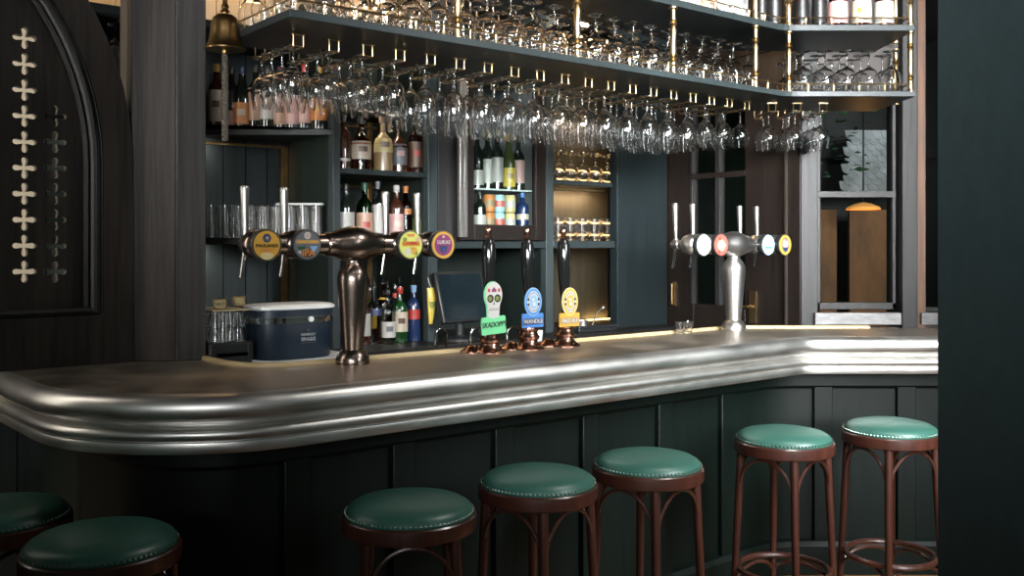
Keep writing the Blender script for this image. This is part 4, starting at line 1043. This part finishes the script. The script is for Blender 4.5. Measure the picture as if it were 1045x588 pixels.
ni = 4
for lay_ in range(2):
    for j in range(3):
        for i in range(ni):
            uu = ruc-rw+.036+i*(2*rw-.072)/(ni-1); nn = rn-.075+.075*j
            put('small_glass', meR, W(uu, nn, zsv+rh+.0052+.0555*(lay_+1)), f'small upturned glass on the black rack, {["lower", "upper"][lay_]} layer, {["front", "middle", "back"][j]} row, {ORD[i]} from left', 'glass', 'small glasses stacked on the black rack', True)
zc_ = zsv+rh+.0052+.111+.001
sh = MB().prism([tuple(W(*p).xy) for p in ((ruc-rw+.01, rn-.11), (ruc+rw-.01, rn-.11), (ruc+rw-.01, rn+.11), (ruc-rw+.01, rn+.11))], zc_-.001, zc_+.003).build('rack_cover', P('cover_plastic', (.42, .34, .20), .3))
tag(sh, 'thin tan sheet lying on top of the stacked small glasses', 'tray')
def card(x, n, label, words):
    t = thing('menu_card', label, 'card', W(un(x, n), n, zc_+.003), TH-.25, 'small gold cards on the rack')
    MB().box(-.024, .024, -.004, .004, 0, .040).build('card_holder', brass, t, bevel=.002)
    MB().box(-.017, .017, -.0055, -.004, .006, .033).build('card_face', col('paleyellow'), t)
    if words: text(words, 'lettering', .019, col('black'), t, (0, -.0062, .018))
card(224.5, .86, 'small gold framed card standing at the left on the rack cover', 'W7')
card(244, .98, 'blank gold framed card standing behind to the right on the rack cover', None)

# ------------------------------------------------------------------ things on the back bar worktop and sink
mo = thing('till_monitor', 'dark till monitor on a stand below the bottle fridge', 'monitor', W(un(474, 1.36), 1.40, ZWK), TH+.12)
MT = Matrix.Translation((0, -.03, .20)) @ Matrix.Rotation(-0.28, 4, 'X')
MB().at(MT).box(-.155, .155, 0, .03, -.11, .145).build('monitor_case', black_plastic, mo, bevel=.006)
MB().at(MT).box(-.14, .14, -.002, .001, -.095, .13).build('screen', screen_mat, mo)
MB().lathe([(.09, 0), (.09, .012), (.03, .02), (.022, .03), (.022, .16), (.03, .2)], 20).build('monitor_stand', black_plastic, mo)
pkn = 1.38
pk = thing('snack_packet', 'yellow snack packet hanging against the stile left of the till', 'packet', W(un(444.5, pkn), pkn+.035, ZWK), TH)
pkz0, pkz1 = zn(445, 331, pkn)-ZWK, zn(445, 294, pkn)-ZWK
loft([(sq(.010, .004, 2.2, 20, -.004), pkz0), (sq(.018, .012, 2.2, 20, -.002), lerp(pkz0, pkz1, .3)), (sq(.024, .016, 2.2, 20), lerp(pkz0, pkz1, .7)), (sq(.030, .006, 2.2, 20, .004), pkz1-.008), (sq(.033, .002, 2.2, 20, .004), pkz1)], 'packet_body', col('yellow'), pk)
loft([(sq(.0185, .0125, 2.2, 20, -.002), lerp(pkz0, pkz1, .38)), (sq(.0225, .0162, 2.2, 20), lerp(pkz0, pkz1, .62))], 'packet_print', col('olive'), pk, cap=False)
MB().tube([(0, .0, pkz1-.004), (0, .022, pkz1+.03), (0, .03, pkz1+.05)], .003, 6).build('hook', steel, pk)
def spout(x0, x1, n, ytop, label):
    ua_, ub_ = un(x0, n), un(x1, n); c = (ua_+ub_)/2; r = abs(ub_-ua_)/2
    z0 = 0.96; zt = zn((x0+x1)/2, ytop, n)
    t = thing('sink_spout', label, 'tap', W(c, n, z0), TH, 'arched chrome spouts behind the counter')
    pts = [(-r, 0, 0), (-r, 0, zt-z0-r)]+[(-r*math.cos(a), 0, zt-z0-r+r*math.sin(a)) for a in [PI*i/10 for i in range(1, 10)]]+[(r, 0, zt-z0-r), (r, 0, zt-z0-r-.05)]
    MB().tube(pts, .005, 10).build('spout_pipe', chrome, t)
    MB().lathe([(.016, 0), (.016, .006), (.009, .014), (.009, .03)], 14, True, -r, 0).build('spout_base', chrome, t)
spout(444, 455.5, .60, 335.5, 'chrome arched spout behind the counter below the snack packet')
spout(480, 493, .60, 334, 'chrome arched spout half hidden by the green pump clip, left one')
spout(517, 530, .60, 333, 'chrome arched spout between green and blue pump clips')
pc = MB().lathe([(.016, 0), (.021, .05), (.0215, .052), (.019, .052), (.0145, .004)], 18).build('paper_cup', bright_white); pc.location = W(un(549, .70), .70, .96+.12); 
tag(pc, 'small white cup on a black box behind the blue pump clip', 'cup')
bx = MB().at(Matrix.Rotation(TH, 4, 'Z')).box(-.10, .22, -.06, .06, 0, .12).build('till_printer', black_plastic, None, bevel=.006); bx.location = W(un(549, .70), .70, .96)
tag(bx, 'low black box behind the pumps with a white cup on it', 'printer')
for i, x in enumerate((694, 702)):
    put('shot_glass', meS, W(un(x, .435), .435, 1.1002), f'{["left", "right"][i]} of two small shot glasses on the counter near the door', 'glass', 'shot glasses on the counter')
# low clutter in the lit recess under the right bay
ck = thing('cocktail_tray', 'dark tray of bar tools in the lit recess under the right bay', 'tray', W(un(604, 1.36), 1.36, ZWK), TH)
MB().box(-.14, .14, -.05, .05, 0, .02).box(-.14, .14, -.05, -.044, .02, .035).build('tray_body', black_plastic, ck, bevel=.003)
MB().lathe([(.03, .02), (.034, .06), (.03, .062), (.026, .024)], 16, True, -.07, 0).build('steel_cup', steel, ck)
MB().tube([(.0, 0, .03), (.05, .01, .10), (.09, .01, .12)], .004, 6).ball((.095, .01, .123), .012).build('bar_spoon', steel, ck)

# ------------------------------------------------------------------ outside the window
rf = MB()
Yo = 8.0
for r in range(11):
    for c in range(9):
        cx = 2.66+.078*c+(.039 if r % 2 else 0); cz = 1.93+.05*r
        if cx < 2.76+.012*r: continue
        rf.at(Matrix.Translation((cx, Yo+.022*r, cz)) @ Matrix.Rotation(PI/2-.52, 4, 'X')).prism([(.037*math.cos(PI+PI*k/8), .037*math.sin(PI+PI*k/8)) for k in range(9)]+[(.037, .06), (-.037, .06)], 0, .007)
o = rf.build('neighbouring_roof', slate, None); tag(o, 'grey fish scale tiled slope seen through the upper window pane', 'roof')
hb = MB().box(1.9, 4.2, 8.9, 9.0, 0, 3.6).box(1.9, 4.2, 8.84, 8.9, 2.3, 2.4).build('neighbouring_house', black_wood); tag(hb, 'dark house front across the yard behind the window', 'house')
ochre = P('ochre_wall', (.13, .055, .015), .7, var=.35, scale=(6, 6, 2))  # for added panels that stand for room walls reflected in the pane
pw = MB().box(wx(867, 8.2), wx(905, 8.2), 8.2, 8.24, 0, 1.80).build('reflection_panel', ochre); tag(pw, 'wide ochre panel standing for a reflected wall in the lower window pane', 'wall')
pw = MB().box(wx(836, 8.2), wx(854, 8.2), 8.2, 8.24, 0, 1.80).build('reflection_panel', ochre); tag(pw, 'narrow ochre panel at left standing for a reflected wall in the lower window pane', 'wall')
pl_ = thing('reflected_lamp', 'warm glowing round lamp added to stand for a reflection in the lower window pane', 'lamp', (wx(881, 7.4), 7.4, wz(214, 7.4)))  # added outside in place of a lamp reflected in the glass
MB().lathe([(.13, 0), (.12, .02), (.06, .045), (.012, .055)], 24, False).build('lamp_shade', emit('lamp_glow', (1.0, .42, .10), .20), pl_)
MB().tube([(0, 0, .05), (0, 0, 1.4)], .006, 6).build('lamp_cord', black_plastic, pl_)
fo = MB()
for i in range(150):
    c = Vector((random.uniform(2.1, 2.52), random.uniform(6.6, 7.3), random.uniform(2.0, 2.9))); rr = random.uniform(.02, .05)
    a = random.uniform(0, 2*PI); M = Matrix.Translation(c) @ Matrix.Rotation(a, 4, 'Z') @ Matrix.Rotation(random.uniform(0, 1.5), 4, 'X')
    fo.at(M).add([(-rr, 0, 0), (0, -rr*.4, .004), (rr, 0, 0), (0, rr*.4, .004)], [(0, 1, 2, 3)])
fo.at(Matrix.Identity(4)).tube([(2.0, 7.0, 0), (2.05, 7.0, 1.8), (2.3, 6.95, 2.6)], [.05, .04, .02], 8)
o = fo.build('garden_tree', leaf, None); tag(o, 'dark leafy tree outside above the fish scale roof', 'tree')

# ------------------------------------------------------------------ lamp behind the gantry
bp = W(un(597, 1.2), 1.2, zn(597, 22, 1.2))
lb = thing('bulb_pendant', 'glowing bare bulb hanging behind the gantry glasses', 'lamp', bp)
MB().ball((0, 0, 0), .028, 16, 10, 1.15).build('bulb', emit('bulb_glow', (1.0, .72, .38), 14.0), lb)
MB().lathe([(.013, .026), (.016, .035), (.016, .06), (.006, .068)], 12).tube([(0, 0, .065), (0, 0, ZC-bp.z)], .0035, 6).build('bulb_holder', old_brass, lb)

# ------------------------------------------------------------------ lights
def area(name, loc, aim, sx, sy, power, colr):
    l = bpy.data.lights.new(name, 'AREA'); l.shape = 'RECTANGLE'; l.size = sx; l.size_y = sy; l.energy = power; l.color = colr
    o = bpy.data.objects.new(name, l); C.objects.link(o); o.location = loc
    d_ = Vector(aim)-Vector(loc); o.rotation_euler = d_.to_track_quat('-Z', 'Y').to_euler(); return o
def point(name, loc, power, colr, r=.03):
    l = bpy.data.lights.new(name, 'POINT'); l.energy = power; l.color = colr; l.shadow_soft_size = r
    o = bpy.data.objects.new(name, l); C.objects.link(o); o.location = loc; return o
for k_ in range(3):
    o = area('street_window_light', (2.35, 1.25+.5*k_, 2.30), (1.2, 3.5+.25*k_, 0.8), .35, 1.4, 12, (.93, .98, 1.0)); o.data.spread = math.radians(70)
for k_ in range(8):  # added strips behind the camera, giving the glasses bright streaks
    X = -1.3+.6*k_
    o = area('glass_streak_light', (X, -1.6, 2.45), (X*.5+.4, 4.0, 2.40), .22, 1.5, (6, 9, 14, 19, 24, 25, 22, 20)[k_], (.96, .98, 1.0)); o.data.spread = math.radians(36)
o = area('right_streak_light', (2.35, 1.5, 2.6), (.6, 4.0, 2.15), .3, .8, 6, (.93, .98, 1.0)); o.data.spread = math.radians(44)  # added for streaks on the right side of the glasses
def spot(name, loc, aim, power, ang, colr, r=.03):
    l = bpy.data.lights.new(name, 'SPOT'); l.energy = power; l.color = colr; l.spot_size = math.radians(ang); l.spot_blend = .5; l.shadow_soft_size = r
    o = bpy.data.objects.new(name, l); C.objects.link(o); o.location = loc
    o.rotation_euler = (Vector(aim)-Vector(loc)).to_track_quat('-Z', 'Y').to_euler(); return o
for k_, uu in enumerate((-1.3, -.5, .3, 1.1, 1.9)):  # unseen spots added to put sparkle into the gantry glasses
    spot('glass_sparkle_light', W(uu, -1.25, 2.95), W(uu+.15, .5, 1.95), (6, 8, 13, 18, 20)[k_], 46, (1.0, .97, .93), .04)
area('ceiling_spot_light', (1.3, 2.9, 2.98), (1.15, 3.7, 1.0), .5, .5, 26, (1.0, .97, .92))
WARM = (1.0, .66, .34)
point('bulb_light', bp+Vector((0, -.05, -.0)), 12, WARM)
for uu in (-1.15, -.5, .15): point('wall_lamp_light', W(uu, 1.70, 2.80), 3.6, (1.0, .60, .28), .05)
area('cross_fill_light', W(-2.5, 1.02, 1.95), W(-1.7, 1.42, 1.9), .25, 1.7, 55, (1.0, .93, .82))  # added fill that brightens the cream wall behind the crosses
rbu = un(597, NB-.1)
for zz_ in (zg-.055, 2.3): area('right_bay_led', W(rbu, NB-.14, zz_), W(rbu, NB+.12, zz_-.4), .34, .03, 2.0, WARM)
area('recess_led', W(un(613, NB-.05), NB-.07, ZWK+.012), W(un(613, NB-.05), NB+.02, 1.2), .20, .02, .28, (1.0, .6, .2))
for zz_ in (zs1-.05, zs2-.05): area('corner_bay_led', W(-.88, NB-.16, zz_), W(-.95, NB+.10, zz_-.35), .5, .03, 2.4, (1.0, .93, .82))
area('middle_bay_led', W((s1b+s2a)/2, NF+.10, zup-.03), W((s1b+s2a)/2, NF+.2, 1.4), .30, .03, 1.2, (1.0, .86, .66))
area('fridge_led', W((g0+g1)/2, 1.47, z1f-.04), W((g0+g1)/2, 1.58, 1.6), .25, .05, .8, (.95, 1.0, 1.0))
point('reflected_lamp_light', (wx(881, 7.4), 7.4, wz(222, 7.4)), 1.6, (1.0, .45, .12), .05)  # warms the added reflection lamp and panels
area('yard_sky_light', (2.6, 6.8, 4.2), (2.95, 8.0, 2.2), .8, .6, 24, (.9, .96, 1.0))

wd = bpy.data.worlds.new('World'); bpy.context.scene.world = wd; wd.use_nodes = True
bg = wd.node_tree.nodes['Background']; bg.inputs[0].default_value = (.55, .85, .72, 1); bg.inputs[1].default_value = 0.05

# ------------------------------------------------------------------ camera
cam = bpy.data.cameras.new('camera'); co = bpy.data.objects.new('camera', cam); C.objects.link(co)
co.location = (0, 0, HC); co.rotation_euler = (PI/2, 0, 0)
cam.sensor_width = 36; cam.lens = 36*F/1045; cam.shift_y = -(294-HY)/1045; cam.clip_start = .05
sc = bpy.context.scene; sc.camera = co
sc.view_settings.view_transform = 'Standard'; sc.view_settings.look = 'None'; sc.view_settings.gamma = 1.0; sc.view_settings.exposure = 0.3
sc.view_settings.use_curve_mapping = False
sc.cycles.transparent_max_bounces = 64; sc.cycles.max_bounces = 24; sc.cycles.transmission_bounces = 24; sc.cycles.glossy_bounces = 8; sc.cycles.caustics_reflective = False; sc.cycles.caustics_refractive = False
sc.cycles.sample_clamp_indirect = 6.0
